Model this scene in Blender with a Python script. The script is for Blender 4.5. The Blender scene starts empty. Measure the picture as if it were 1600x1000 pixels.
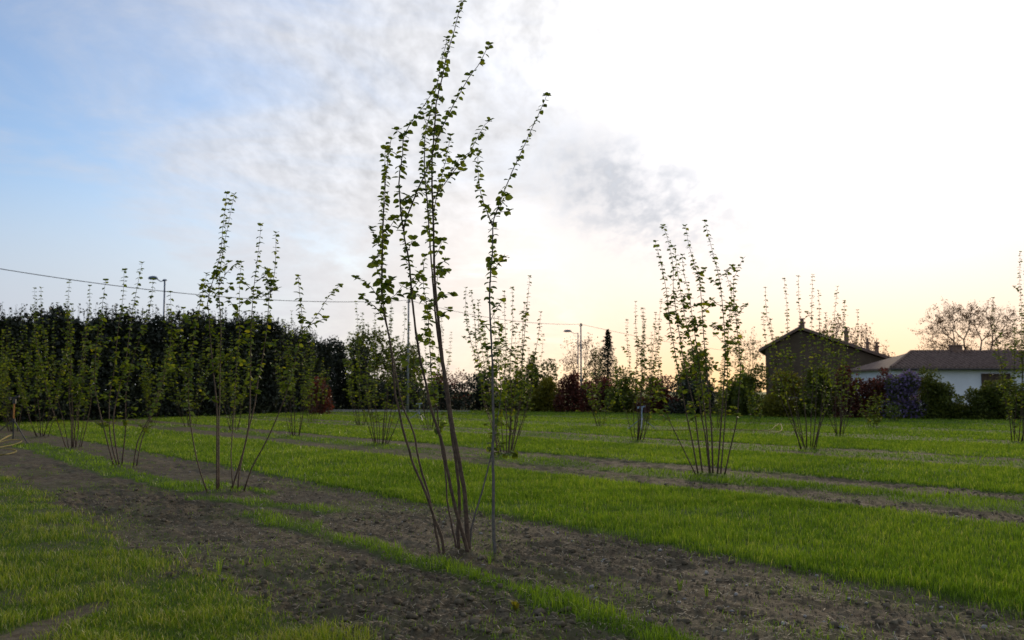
import bpy, math, random
import numpy as np
from mathutils import Vector, Matrix

# ------------------------------------------------------------------ camera
SC = bpy.context.scene
COL = SC.collection
R = math.radians
CAM_H = 1.6
F = 1500.0                     # focal length in pixels of a 1600 wide frame
PITCH = math.atan2(112.0, F)
cam_d = bpy.data.cameras.new('camera')
cam = bpy.data.objects.new('camera', cam_d)
COL.objects.link(cam)
cam.location = (0, 0, CAM_H)
cam.rotation_euler = (R(90) + PITCH, 0, 0)
cam_d.sensor_width = 36.0
cam_d.lens = F / 1600 * 36.0
cam_d.clip_start = 0.05
cam_d.clip_end = 9000
cam_d.dof.use_dof = True
cam_d.dof.focus_distance = 9.4
cam_d.dof.aperture_fstop = 2.6
SC.camera = cam

SUN_AZ, SUN_EL = R(17.5), R(10.5)
SUN = Vector((math.sin(SUN_AZ) * math.cos(SUN_EL), math.cos(SUN_AZ) * math.cos(SUN_EL), math.sin(SUN_EL)))

# ------------------------------------------------------------------ world
world = bpy.data.worlds.new('World')
SC.world = world
world.use_nodes = True
NT = world.node_tree


class NB:
    """tiny node-building helper"""
    def __init__(self, nt):
        self.nt = nt

    def put(self, sock, v):
        if isinstance(v, bpy.types.NodeSocket):
            self.nt.links.new(v, sock)
        elif v is not None:
            if hasattr(sock.default_value, '__len__') and not hasattr(v, '__len__'):
                v = (v,) * len(sock.default_value)
            if hasattr(v, '__len__') and len(v) == 3 and len(sock.default_value) == 4:
                v = (*v, 1)
            sock.default_value = v

    def m(self, op, a, b=None, c=None, clamp=False):
        n = self.nt.nodes.new('ShaderNodeMath'); n.operation = op; n.use_clamp = clamp
        for i, v in enumerate((a, b, c)):
            self.put(n.inputs[i], v)
        return n.outputs[0]

    def vm(self, op, a, b=None, out=0):
        n = self.nt.nodes.new('ShaderNodeVectorMath'); n.operation = op
        self.put(n.inputs[0], a); self.put(n.inputs[1], b)
        return n.outputs[out]

    def sep(self, v):
        n = self.nt.nodes.new('ShaderNodeSeparateXYZ'); self.put(n.inputs[0], v)
        return n.outputs

    def comb(self, x, y, z):
        n = self.nt.nodes.new('ShaderNodeCombineXYZ')
        for i, v in enumerate((x, y, z)):
            self.put(n.inputs[i], v)
        return n.outputs[0]

    def mr(self, v, a, b, c=0.0, d=1.0, smooth=True):
        n = self.nt.nodes.new('ShaderNodeMapRange')
        n.interpolation_type = 'SMOOTHSTEP' if smooth else 'LINEAR'
        self.put(n.inputs[0], v)
        for i, k in enumerate((a, b, c, d)):
            n.inputs[i + 1].default_value = k
        return n.outputs[0]

    def noise(self, vec, scale, detail=4, rough=0.55, dist=0.0):
        n = self.nt.nodes.new('ShaderNodeTexNoise')
        self.put(n.inputs['Vector'], vec)
        n.inputs['Scale'].default_value = scale
        n.inputs['Detail'].default_value = detail
        n.inputs['Roughness'].default_value = rough
        n.inputs['Distortion'].default_value = dist
        return n.outputs[0]

    def mix(self, f, a, b, kind='MIX'):
        n = self.nt.nodes.new('ShaderNodeMix'); n.data_type = 'RGBA'; n.blend_type = kind
        n.clamp_factor = True
        self.put(n.inputs[0], f); self.put(n.inputs[6], a); self.put(n.inputs[7], b)
        return n.outputs[2]

    def ramp(self, f, stops):
        n = self.nt.nodes.new('ShaderNodeValToRGB')
        e = n.color_ramp.elements
        while len(e) < len(stops):
            e.new(0.5)
        for k, (p, c) in zip(e, stops):
            k.position = p; k.color = (*c, 1)
        self.put(n.inputs[0], f)
        return n.outputs[0]

    def attr(self, name):
        n = self.nt.nodes.new('ShaderNodeAttribute'); n.attribute_name = name
        return n


def build_world():
    b = NB(NT)
    bg = NT.nodes['Background']
    sky = NT.nodes.new('ShaderNodeTexSky')
    sky.sky_type = 'NISHITA'
    sky.sun_disc = False
    sky.sun_elevation = SUN_EL
    sky.sun_rotation = SUN_AZ
    sky.dust_density = 1.1
    sky.ozone_density = 3.0
    tc = NT.nodes.new('ShaderNodeTexCoord')
    d = b.vm('NORMALIZE', tc.outputs['Generated'])
    x, y, z = b.sep(d)
    el = b.m('MULTIPLY', b.m('ARCSINE', z), 57.2958)
    az = b.m('MULTIPLY', b.m('ARCTAN2', x, y), 57.2958)
    dot = b.vm('DOT_PRODUCT', d, tuple(SUN), out=1)
    ang = b.m('MULTIPLY', b.m('ARCCOSINE', b.m('MINIMUM', dot, 0.99999)), 57.2958)
    # clear air: the physical sky, white-balanced a little cooler
    base = b.mix(1.0, sky.outputs[0], (1.40, 1.47, 1.64), 'MULTIPLY')
    # flat cloud sheet seen in perspective
    zz = b.m('ADD', b.m('MAXIMUM', z, 0.0), 0.22)
    px = b.m('DIVIDE', x, zz)
    py = b.m('DIVIDE', y, zz)
    # soft slanting cirrus veil
    ps = b.comb(b.m('ADD', b.m('MULTIPLY', px, 0.75), b.m('MULTIPLY', py, 0.45)),
                b.m('SUBTRACT', b.m('MULTIPLY', py, 1.1), b.m('MULTIPLY', px, 0.55)), 3.7)
    veil = b.noise(ps, 1.7, 7, 0.62, 0.6)
    big = b.noise(b.comb(px, py, 9.1), 0.8, 3, 0.5)
    # fine broken altocumulus
    cells = b.noise(b.comb(px, b.m('MULTIPLY', py, 0.50), 1.3), 25.0, 3, 0.55, 0.2)
    puffs = b.noise(b.comb(px, b.m('MULTIPLY', py, 0.6), 5.3), 8.5, 5, 0.6, 0.3)
    cover = b.m('ADD', b.m('MULTIPLY', veil, 0.85), b.m('MULTIPLY', big, 0.45))
    hole = b.mr(az, -27, -6, 0.0, 1.0)
    cov = b.mr(b.m('ADD', cover, b.m('MULTIPLY', hole, 0.22)), 0.50, 0.92, 0.12, 0.97)
    low = b.mr(el, 3.0, 15.0, 0.92, 0.0)
    cov = b.m('MAXIMUM', cov, low)
    cov = b.m('MAXIMUM', cov, b.mr(ang, 12.0, 34.0, 1.0, 0.0))
    # the cloud sheet glows around the veiled sun (forward scatter)
    lit1 = b.mr(ang, 5.0, 27.0, 1.0, 0.0)
    lit2 = b.mr(ang, 12.0, 60.0, 1.0, 0.0)
    lowair = b.mr(el, 1.0, 14.0, 0.34, 1.0)
    lum = b.m('ADD', b.m('MULTIPLY', b.m('MULTIPLY', lit1, lowair), 5.2), b.m('ADD', b.m('MULTIPLY', lit2, 2.7), 5.0))
    # thicker bank of altocumulus left of the sun
    dx = b.m('DIVIDE', b.m('SUBTRACT', az, 6.2), 9.0)
    dy = b.m('DIVIDE', b.m('ADD', b.m('SUBTRACT', el, 12.2), b.m('MULTIPLY', dx, 2.6)), 4.2)
    bank = b.m('EXPONENT', b.m('MULTIPLY', b.m('ADD', b.m('MULTIPLY', dx, dx), b.m('MULTIPLY', dy, dy)), -1.0))
    dx2 = b.m('DIVIDE', b.m('SUBTRACT', az, 31.0), 4.6)
    dy2 = b.m('DIVIDE', b.m('SUBTRACT', el, 11.0), 4.2)
    bank2 = b.m('EXPONENT', b.m('MULTIPLY', b.m('ADD', b.m('MULTIPLY', dx2, dx2), b.m('MULTIPLY', dy2, dy2)), -1.0))
    broken = b.mr(b.m('ADD', b.m('MULTIPLY', cells, 0.55), b.m('MULTIPLY', puffs, 0.5)), 0.36, 0.70, 0.52, 1.0)
    thick = b.m('MULTIPLY', b.m('ADD', bank, b.m('MULTIPLY', bank2, 0.45)), broken)
    mott = b.m('MULTIPLY', b.m('MULTIPLY', b.mr(ang, 26.0, 44.0, 1.0, 0.12), b.mr(ang, 8.0, 17.0, 0.0, 1.0)), b.mr(el, 7.0, 15.0, 0.15, 1.0))
    shade = b.m('ADD', 1.0, b.m('MULTIPLY', b.m('ADD', b.m('MULTIPLY', b.m('SUBTRACT', cells, 0.5), 0.85), b.m('MULTIPLY', b.m('SUBTRACT', puffs, 0.5), 0.16)), mott))
    lum = b.m('MULTIPLY', lum, shade)
    lum = b.m('MULTIPLY', lum, b.m('SUBTRACT', 1.0, b.m('MULTIPLY', b.m('MINIMUM', thick, 0.85), 0.58)))
    warm = b.m('EXPONENT', b.m('MULTIPLY', b.m('MAXIMUM', el, 0.0), -0.15))
    wfac = b.m('MINIMUM', b.m('MULTIPLY', warm, b.mr(ang, 7.0, 36.0, 1.12, 0.0)), 1.0)
    lum = b.m('MULTIPLY', lum, b.m('ADD', 1.0, b.m('MULTIPLY', wfac, 0.12)))
    tint = b.mix(lit2, (0.91, 0.97, 1.13), (0.985, 0.985, 1.0))
    tint = b.mix(wfac, tint, (1.18, 0.74, 0.36))
    tint = b.mix(thick, tint, (0.93, 0.97, 1.06))
    cl = b.mix(1.0, tint, b.comb(lum, lum, lum), 'MULTIPLY')
    out = b.mix(cov, base, cl)
    NT.links.new(out, bg.inputs[0])
    bg.inputs[1].default_value = 0.1


build_world()
sun_d = bpy.data.lights.new('sun', 'SUN')
sun_d.energy = 2.0
sun_d.angle = R(10)
sun_d.color = (1.0, 0.80, 0.55)
sun_o = bpy.data.objects.new('sun', sun_d)
COL.objects.link(sun_o)
sun_o.rotation_euler = (-SUN).to_track_quat('-Z', 'Y').to_euler()
sun_o.location = (20, 60, 30)
SC.view_settings.view_transform = 'Standard'
SC.view_settings.look = 'None'
SC.view_settings.exposure = 0.22
SC.view_settings.gamma = 1.0
SC.view_settings.use_curve_mapping = False

# ------------------------------------------------------------------ geometry helpers
rng = np.random.default_rng(7)
random.seed(7)
CP, SP = math.cos(PITCH), math.sin(PITCH)


def ray(px, py):
    a = (px - 800) / F
    c = (500 - py) / F
    return np.array((a, CP - c * SP, SP + c * CP))


def at(px, py, Y):
    r = ray(px, py)
    return r * (Y / r[1]) + np.array((0, 0, CAM_H))


def gp(px, py, z=0.0):
    r = ray(px, py)
    return r * ((z - CAM_H) / r[2]) + np.array((0, 0, CAM_H))


def tag(o, label=None, cat=None, group=None, kind=None):
    if label: o['label'] = label
    if cat: o['category'] = cat
    if group: o['group'] = group
    if kind: o['kind'] = kind
    return o


def empty(name, loc):
    o = bpy.data.objects.new(name, None)
    o.empty_display_size = 0.2
    o.location = [float(v) for v in loc]
    COL.objects.link(o)
    return o


def npmesh(name, verts, faces, fsize, mat=None, parent=None, smooth=False, attrs=None):
    """faces: flat int array, all faces of size fsize (or list of (array,size))"""
    if not isinstance(faces, list):
        faces = [(faces, fsize)]
    me = bpy.data.meshes.new(name)
    verts = np.asarray(verts, dtype=np.float32).reshape(-1, 3)
    loops = np.concatenate([np.asarray(f, dtype=np.int32).ravel() for f, _ in faces])
    tot = np.concatenate([np.full(np.asarray(f).size // s, s, dtype=np.int32) for f, s in faces])
    start = np.concatenate([[0], np.cumsum(tot)[:-1]]).astype(np.int32)
    me.vertices.add(len(verts)); me.vertices.foreach_set('co', verts.ravel())
    me.loops.add(len(loops)); me.loops.foreach_set('vertex_index', loops)
    me.polygons.add(len(tot)); me.polygons.foreach_set('loop_start', start)
    me.polygons.foreach_set('loop_total', tot)
    if smooth:
        me.polygons.foreach_set('use_smooth', np.ones(len(tot), dtype=bool))
    for k, v in (attrs or {}).items():
        a = me.attributes.new(k, 'FLOAT', 'POINT')
        a.data.foreach_set('value', np.asarray(v, dtype=np.float32))
    me.update(calc_edges=True)
    if mat: me.materials.append(mat)
    o = bpy.data.objects.new(name, me)
    COL.objects.link(o)
    if parent is not None: o.parent = parent
    return o


class MB:
    """collects boxes / tubes / polygons into one mesh"""
    def __init__(self):
        self.v, self.f, self.n = [], [], 0

    def add(self, verts, faces):
        self.v += [tuple(float(c) for c in p) for p in verts]
        self.f += [tuple(i + self.n for i in f) for f in faces]
        self.n = len(self.v)
        return self

    def box(self, c, s, rz=0.0):
        cx, cy, cz = c; hx, hy, hz = s[0] / 2, s[1] / 2, s[2] / 2
        ca, sa = math.cos(rz), math.sin(rz)
        vs = []
        for dz in (-hz, hz):
            for dx, dy in ((-hx, -hy), (hx, -hy), (hx, hy), (-hx, hy)):
                vs.append((cx + dx * ca - dy * sa, cy + dx * sa + dy * ca, cz + dz))
        return self.add(vs, [(3, 2, 1, 0), (4, 5, 6, 7), (0, 1, 5, 4), (1, 2, 6, 5), (2, 3, 7, 6), (3, 0, 4, 7)])

    def tube(self, pts, radii, n=6, cap=True):
        pts = [np.asarray(p, dtype=float) for p in pts]
        if not hasattr(radii, '__len__'): radii = [radii] * len(pts)
        vs, fs = [], []
        up = np.array((0.31, 0.87, 0.12))
        for i, p in enumerate(pts):
            t = pts[min(i + 1, len(pts) - 1)] - pts[max(i - 1, 0)]
            t = t / (np.linalg.norm(t) + 1e-9)
            s = np.cross(t, up); s /= (np.linalg.norm(s) + 1e-9)
            q = np.cross(s, t)
            for k in range(n):
                a = 2 * math.pi * k / n
                vs.append(p + radii[i] * (math.cos(a) * s + math.sin(a) * q))
        for i in range(len(pts) - 1):
            for k in range(n):
                a, c = i * n + k, i * n + (k + 1) % n
                fs.append((a, c, c + n, a + n))
        if cap:
            fs.append(tuple(range(n - 1, -1, -1)))
            fs.append(tuple(range((len(pts) - 1) * n, len(pts) * n)))
        return self.add(vs, fs)

    def build(self, name, mat, parent=None, smooth=False, off=None):
        me = bpy.data.meshes.new(name)
        vs = self.v
        if off is not None:
            vs = [(p[0] - off[0], p[1] - off[1], p[2] - off[2]) for p in vs]
        me.from_pydata(vs, [], self.f)
        if smooth: me.polygons.foreach_set('use_smooth', [True] * len(me.polygons))
        me.materials.append(mat); me.update()
        o = bpy.data.objects.new(name, me); COL.objects.link(o)
        if parent is not None: o.parent = parent
        return o


def catmull(pts, step):
    pts = [np.asarray(p, dtype=float) for p in pts]
    P = [2 * pts[0] - pts[1]] + pts + [2 * pts[-1] - pts[-2]]
    out = []
    for i in range(1, len(P) - 2):
        n = max(1, int(round(np.linalg.norm(P[i + 1] - P[i]) / step)))
        for k in range(n):
            t = k / n
            out.append(0.5 * ((2 * P[i]) + (-P[i - 1] + P[i + 1]) * t + (2 * P[i - 1] - 5 * P[i] + 4 * P[i + 1] - P[i + 2]) * t * t
                              + (-P[i - 1] + 3 * P[i] - 3 * P[i + 1] + P[i + 2]) * t ** 3))
    out.append(pts[-1])
    return out


# value noise -----------------------------------------------------------
_T = np.random.default_rng(11).random((256, 256))


def vnoise(x, y):
    xi = np.floor(x).astype(int); yi = np.floor(y).astype(int)
    fx = x - xi; fy = y - yi
    fx = fx * fx * (3 - 2 * fx); fy = fy * fy * (3 - 2 * fy)
    g = lambda a, c: _T[a & 255, c & 255]
    return (g(xi, yi) * (1 - fx) + g(xi + 1, yi) * fx) * (1 - fy) + (g(xi, yi + 1) * (1 - fx) + g(xi + 1, yi + 1) * fx) * fy


def fbm(x, y, o=4):
    s = 0; a = 0.5; t = 0
    for i in range(o):
        s = s + a * vnoise(x * 2 ** i + 17.3 * i, y * 2 ** i - 9.7 * i); t += a; a *= 0.5
    return s / t


def sstep(e0, e1, x):
    t = np.clip((x - e0) / (e1 - e0), 0, 1)
    return t * t * (3 - 2 * t)


# ------------------------------------------------------------------ field layout: rows run along U, V counts across them
UX, UY = -0.588, 0.809
VX, VY = 0.809, 0.588
ROWS = [5.15, 13.6, 22.0, 30.4, 38.8, 47.2]


def uv(x, y):
    return x * UX + y * UY, x * VX + y * VY


FEET = [gp(*q)[:2] for q in ((728, 868), (352, 768), (190, 729), (1110, 744), (115, 701), (65, 684), (462, 682), (594, 695), (792, 712), (996, 689), (1266, 703), (1311, 681), (1592, 692))]
STRIP = []
for _a, _b, _c, _d, _w in ((40, 694, 175, 727, .45), (60, 700, 190, 742, .3), (175, 734, 306, 763, .30), (306, 777, 400, 784, .17), (400, 784, 516, 796, .22), (398, 803, 490, 826, .16), (490, 826, 573, 851, .15),
                           (598, 856, 640, 874, .08), (640, 874, 760, 903, .11), (760, 903, 900, 948, .10), (900, 948, 1060, 1004, .10), (1060, 1004, 1300, 1090, .12), (330, 752, 420, 770, .10)):
    _p, _q = gp(_a, _b), gp(_c, _d)
    STRIP.append((_p[0], _p[1], _q[0], _q[1], _w))


def fields(x, y):
    """(lush sown grass, rough grass/weeds, soil) cover, each 0..1"""
    u, v = uv(x, y)
    wob = (fbm(u * 0.9, v * 0.9, 3) - 0.5)
    fine = (fbm(u * 3.1 + 40, v * 3.1, 3) - 0.5)
    lush = np.zeros_like(x); weed = np.zeros_like(x); soil = np.zeros_like(x)
    e = v + 0.35 * wob + 0.14 * fine
    for i, c in enumerate(ROWS):
        h0 = (2.15, 1.85, 1.55, 1.4, 1.3, 1.2)[i]
        s = sstep(-0.09, 0.09, h0 - np.abs(e - c))
        soil = np.maximum(soil, s)
        # strip of grass left standing along the stems
        if i == 0:
            w = np.zeros_like(x)
            for (ax_, ay_, bx_, by_, hw) in STRIP:
                dx_, dy_ = bx_ - ax_, by_ - ay_
                t_ = np.clip(((x - ax_) * dx_ + (y - ay_) * dy_) / (dx_ * dx_ + dy_ * dy_), 0, 1)
                q_ = np.hypot(x - ax_ - t_ * dx_, y - ay_ - t_ * dy_)
                w = np.maximum(w, sstep(-0.09, 0.09, hw + 0.05 + 0.30 * fine + 0.16 * wob - q_))
        else:
            wid = 0.45 + 0.18 * i + 0.9 * wob
            w = sstep(-0.14, 0.14, wid - np.abs(e - c - 0.1)) * sstep(0.28, 0.46, fbm(u * 0.5 + 5 * i, v * 0.8, 3) + 0.04 * i + 0.06)
        weed = np.maximum(weed, w * s)
        if i == 0:
            for fx_, fy_ in FEET:
                weed = np.maximum(weed, s * 0.5 * sstep(0.15, 0.5, np.exp(-((x - fx_) ** 2 + (y - fy_) ** 2) / 0.12) * (0.5 + fine * 2.2)))
        weed = np.maximum(weed, s * (0.24 + 0.09 * i) * sstep(0.42, 0.64, fbm(u * 0.8 + 70, v * 1.3, 4)))
    # rough lawn in front of the first row
    lawn = sstep(-0.25, 0.25, 2.72 + 0.02 * (u - 4) - (v + 0.7 * wob + 0.5 * fine))
    tb = np.clip((y - 5.6) / 1.9, 0, 1)
    bare = np.exp(-((x + 3.30 - 0.22 * tb) / 0.15) ** 2) * sstep(5.2, 5.8, y) * (1 - sstep(7.2, 7.7, y)) * 0.9
    lawn_c = lawn * (1 - 0.92 * sstep(0.25, 0.6, bare + 0.5 * fine)) * (0.45 + 0.55 * sstep(0.30, 0.52, fbm(x * 1.3, y * 1.3, 4)))
    soil = np.where(v < 3.6, 1 - lawn, soil)
    lush = np.where(v >= 4.5, 1 - soil, 0)
    return lush, np.clip(weed * np.clip(soil, 0, 1), 0, 1), lawn_c, np.clip(soil, 0, 1)


def ground_h(x, y):
    u, v = uv(x, y)
    lush, weed, lawn, soil = fields(x, y)
    d = np.hypot(x, y)
    near = 1 - sstep(20, 40, d)
    till = sstep(0.35, 0.62, fbm(u * 0.55 + 3, v * 0.9 + 8, 3)) * np.where(v < 4.7, 1.0, 0.55)
    n1 = fbm(x * 4.3, y * 4.3, 3) - 0.5
    n2 = np.abs(fbm(x * 11, y * 11, 3) - 0.5) * 2
    n3 = vnoise(x * 37, y * 37) - 0.5
    z = 0.05 * (fbm(x * 0.22, y * 0.22, 3) - 0.5)
    for fx_, fy_ in FEET:
        q_ = (x - fx_) ** 2 + (y - fy_) ** 2
        z = z + np.exp(-q_ / 0.16) * (0.05 + 0.06 * n1)
    z = z + near * soil * (1 - 0.7 * weed) * (-0.022 + (0.05 + 0.07 * till) * n1 + (0.020 + 0.040 * till) * (n2 - 0.3) + 0.014 * n3 + 0.05 * (fbm(u * 0.5, v * 2.6 + 4, 3) - 0.5))
    z = z + near * (1 - soil) * 0.02 * n1
    return z * (1 - sstep(40, 70, d))


def gz(x, y):
    return float(ground_h(np.array([float(x)]), np.array([float(y)]))[0])


# ------------------------------------------------------------------ materials
def mat_new(name):
    m = bpy.data.materials.new(name); m.use_nodes = True
    nt = m.node_tree
    return m, NB(nt), nt.nodes['Principled BSDF'], nt


def setp(b, p, base=None, rough=0.8, spec=0.3, metal=0.0):
    if base is not None: b.put(p.inputs['Base Color'], base)
    b.put(p.inputs['Roughness'], rough)
    p.inputs['Specular IOR Level'].default_value = spec
    p.inputs['Metallic'].default_value = metal


def bumpn(b, nt, h, strength, dist):
    n = nt.nodes.new('ShaderNodeBump'); n.inputs['Strength'].default_value = strength
    n.inputs['Distance'].default_value = dist
    b.put(n.inputs['Height'], h)
    return n.outputs[0]


def mat_plain(name, c1, c2, scale=3.0, rough=0.8, spec=0.3, metal=0.0, bump=0.0):
    m, b, p, nt = mat_new(name)
    tc = nt.nodes.new('ShaderNodeTexCoord')
    n = b.noise(tc.outputs['Object'], scale, 5, 0.6)
    setp(b, p, b.mix(b.mr(n, 0.3, 0.7), c1, c2), rough, spec, metal)
    if bump:
        nt.links.new(bumpn(b, nt, n, 0.6, bump), p.inputs['Normal'])
    return m


def mat_leaf(name, stops, trans=0.45, tcol=None, rough=0.55, spec=0.25):
    """leaf: reflecting + light-passing, tinted per leaf through the 'tint' attribute"""
    m, b, p, nt = mat_new(name)
    a = b.attr('tint')
    c = b.ramp(a.outputs['Fac'], stops)
    setp(b, p, c, rough, spec)
    t = nt.nodes.new('ShaderNodeBsdfTranslucent')
    tc = b.mix(1.0, c, tcol or (1.35, 1.25, 0.55), 'MULTIPLY')
    nt.links.new(tc, t.inputs[0])
    mx = nt.nodes.new('ShaderNodeMixShader'); mx.inputs[0].default_value = trans
    nt.links.new(p.outputs[0], mx.inputs[1]); nt.links.new(t.outputs[0], mx.inputs[2])
    nt.links.new(mx.outputs[0], nt.nodes['Material Output'].inputs[0])
    return m


def mat_ground():
    m, b, p, nt = mat_new('field_soil')
    geo = nt.nodes.new('ShaderNodeNewGeometry')
    pos = geo.outputs['Position']
    n1 = b.noise(pos, 1.3, 6, 0.6)
    n2 = b.noise(pos, 9.0, 6, 0.65)
    n3 = b.noise(pos, 55.0, 4, 0.7)
    s = b.mix(b.mr(n1, 0.3, 0.7), (0.100, 0.079, 0.046), (0.145, 0.118, 0.074))
    s = b.mix(b.mr(n2, 0.35, 0.7), s, (0.066, 0.047, 0.029))
    s = b.mix(b.m('MULTIPLY', b.mr(n3, 0.58, 0.75), 0.45), s, (0.19, 0.165, 0.13))
    g = b.attr('green').outputs['Fac']
    gcol = b.mix(b.mr(n2, 0.3, 0.7), (0.040, 0.075, 0.006), (0.072, 0.118, 0.008))
    gf = b.m('MULTIPLY', g, b.mr(b.m('ADD', n3, b.m('MULTIPLY', g, 0.4)), 0.35, 0.62))
    setp(b, p, b.mix(gf, s, gcol), 0.95, 0.1)
    hgt = b.m('ADD', b.m('MULTIPLY', n2, 1.0), b.m('MULTIPLY', n3, 0.5))
    nt.links.new(bumpn(b, nt, hgt, 0.9, 0.02), p.inputs['Normal'])
    return m


M = {}
M['ground'] = mat_ground()
M['bark'] = mat_plain('hazel_bark', (0.055, 0.034, 0.021), (0.125, 0.082, 0.050), 22, 0.75, 0.3, bump=0.002)
M['bark_grey'] = mat_plain('grey_bark', (0.085, 0.074, 0.062), (0.15, 0.132, 0.112), 22, 0.75, 0.3, bump=0.002)
M['trunk'] = mat_plain('dark_trunk', (0.045, 0.034, 0.026), (0.085, 0.066, 0.05), 5, 0.9, 0.2)
M['hazel'] = mat_leaf('hazel_leaf', [(0.0, (0.055, 0.090, 0.014)), (0.6, (0.125, 0.175, 0.020)), (1.0, (0.32, 0.32, 0.03))], 0.42, None, 0.6, 0.25)
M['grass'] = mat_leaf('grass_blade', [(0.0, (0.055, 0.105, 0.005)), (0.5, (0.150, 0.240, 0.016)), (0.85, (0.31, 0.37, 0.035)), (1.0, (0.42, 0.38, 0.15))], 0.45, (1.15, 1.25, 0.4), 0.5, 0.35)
M['lawn'] = mat_leaf('lawn_blade', [(0.0, (0.048, 0.092, 0.006)), (0.5, (0.130, 0.205, 0.011)), (0.82, (0.27, 0.29, 0.03)), (1.0, (0.40, 0.34, 0.16))], 0.40, (1.15, 1.25, 0.4), 0.5, 0.35)
M['evergreen'] = mat_leaf('evergreen_leaf', [(0.0, (0.020, 0.026, 0.018)), (0.7, (0.042, 0.052, 0.030)), (1.0, (0.10, 0.11, 0.045))], 0.12)
M['green'] = mat_leaf('green_leaf', [(0.0, (0.050, 0.070, 0.014)), (0.7, (0.125, 0.145, 0.022)), (1.0, (0.22, 0.22, 0.03))], 0.3)
M['yellow'] = mat_leaf('yellow_green_leaf', [(0.0, (0.09, 0.09, 0.012)), (0.7, (0.20, 0.19, 0.018)), (1.0, (0.32, 0.28, 0.03))], 0.35)
M['red'] = mat_leaf('red_leaf', [(0.0, (0.060, 0.036, 0.020)), (0.6, (0.145, 0.050, 0.032)), (1.0, (0.27, 0.075, 0.045))], 0.3, (1.3, 0.8, 0.6))
M['lilac'] = mat_leaf('lilac_bloom', [(0.0, (0.10, 0.075, 0.15)), (0.6, (0.20, 0.145, 0.27)), (1.0, (0.32, 0.25, 0.40))], 0.3, (1.1, 1.0, 1.2))
M['brown_leaf'] = mat_leaf('bronze_leaf', [(0.0, (0.07, 0.045, 0.028)), (0.6, (0.13, 0.085, 0.045)), (1.0, (0.20, 0.14, 0.06))], 0.4, (1.4, 1.0, 0.6))
M['stone'] = mat_plain('stone', (0.20, 0.18, 0.155), (0.36, 0.33, 0.29), 9, 0.85, 0.3)
M['clod'] = mat_plain('clod', (0.080, 0.062, 0.037), (0.180, 0.148, 0.098), 14, 0.95, 0.1)
M['straw'] = mat_plain('straw', (0.20, 0.155, 0.095), (0.40, 0.34, 0.23), 20, 0.8, 0.2)
M['gravel'] = mat_plain('gravel_path', (0.22, 0.20, 0.175), (0.32, 0.30, 0.27), 6, 0.95, 0.1, bump=0.01)
M['render_wall'] = mat_plain('white_render', (0.76, 0.76, 0.75), (0.84, 0.84, 0.83), 0.7, 0.9, 0.2)
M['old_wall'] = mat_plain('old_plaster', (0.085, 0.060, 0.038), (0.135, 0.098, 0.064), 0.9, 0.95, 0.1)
M['tile'] = mat_plain('clay_tile', (0.15, 0.10, 0.075), (0.25, 0.17, 0.13), 3.5, 0.9, 0.15)
M['chimney'] = mat_plain('chimney_brick', (0.17, 0.10, 0.07), (0.27, 0.18, 0.13), 4, 0.9, 0.2)
M['glass'] = mat_plain('window_glass', (0.02, 0.022, 0.025), (0.03, 0.032, 0.036), 2, 0.08, 0.6)
M['wood'] = mat_plain('brown_wood', (0.07, 0.045, 0.03), (0.13, 0.085, 0.055), 6, 0.8, 0.2)
M['steel'] = mat_plain('galvanised_steel', (0.30, 0.31, 0.33), (0.42, 0.43, 0.45), 8, 0.45, 0.5, 0.7)
M['blue_lamp'] = mat_plain('blue_grey_lamp', (0.06, 0.09, 0.14), (0.09, 0.13, 0.19), 4, 0.45, 0.4)
M['dark_metal'] = mat_plain('dark_metal', (0.035, 0.032, 0.03), (0.07, 0.06, 0.05), 9, 0.6, 0.4, 0.2)
M['brass'] = mat_plain('rusty_brass', (0.42, 0.16, 0.04), (0.60, 0.26, 0.07), 12, 0.5, 0.4, 0.5)
M['concrete'] = mat_plain('concrete_pole', (0.22, 0.21, 0.20), (0.32, 0.31, 0.29), 5, 0.9, 0.2)
M['hose'] = mat_plain('yellow_hose', (0.24, 0.19, 0.05), (0.32, 0.26, 0.08), 8, 0.8, 0.15)
M['wire'] = mat_plain('black_cable', (0.02, 0.02, 0.022), (0.03, 0.03, 0.032), 5, 0.6, 0.3)
M['blue_plastic'] = mat_plain('pale_blue_plastic', (0.22, 0.28, 0.36), (0.30, 0.37, 0.45), 8, 0.5, 0.4)


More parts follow.
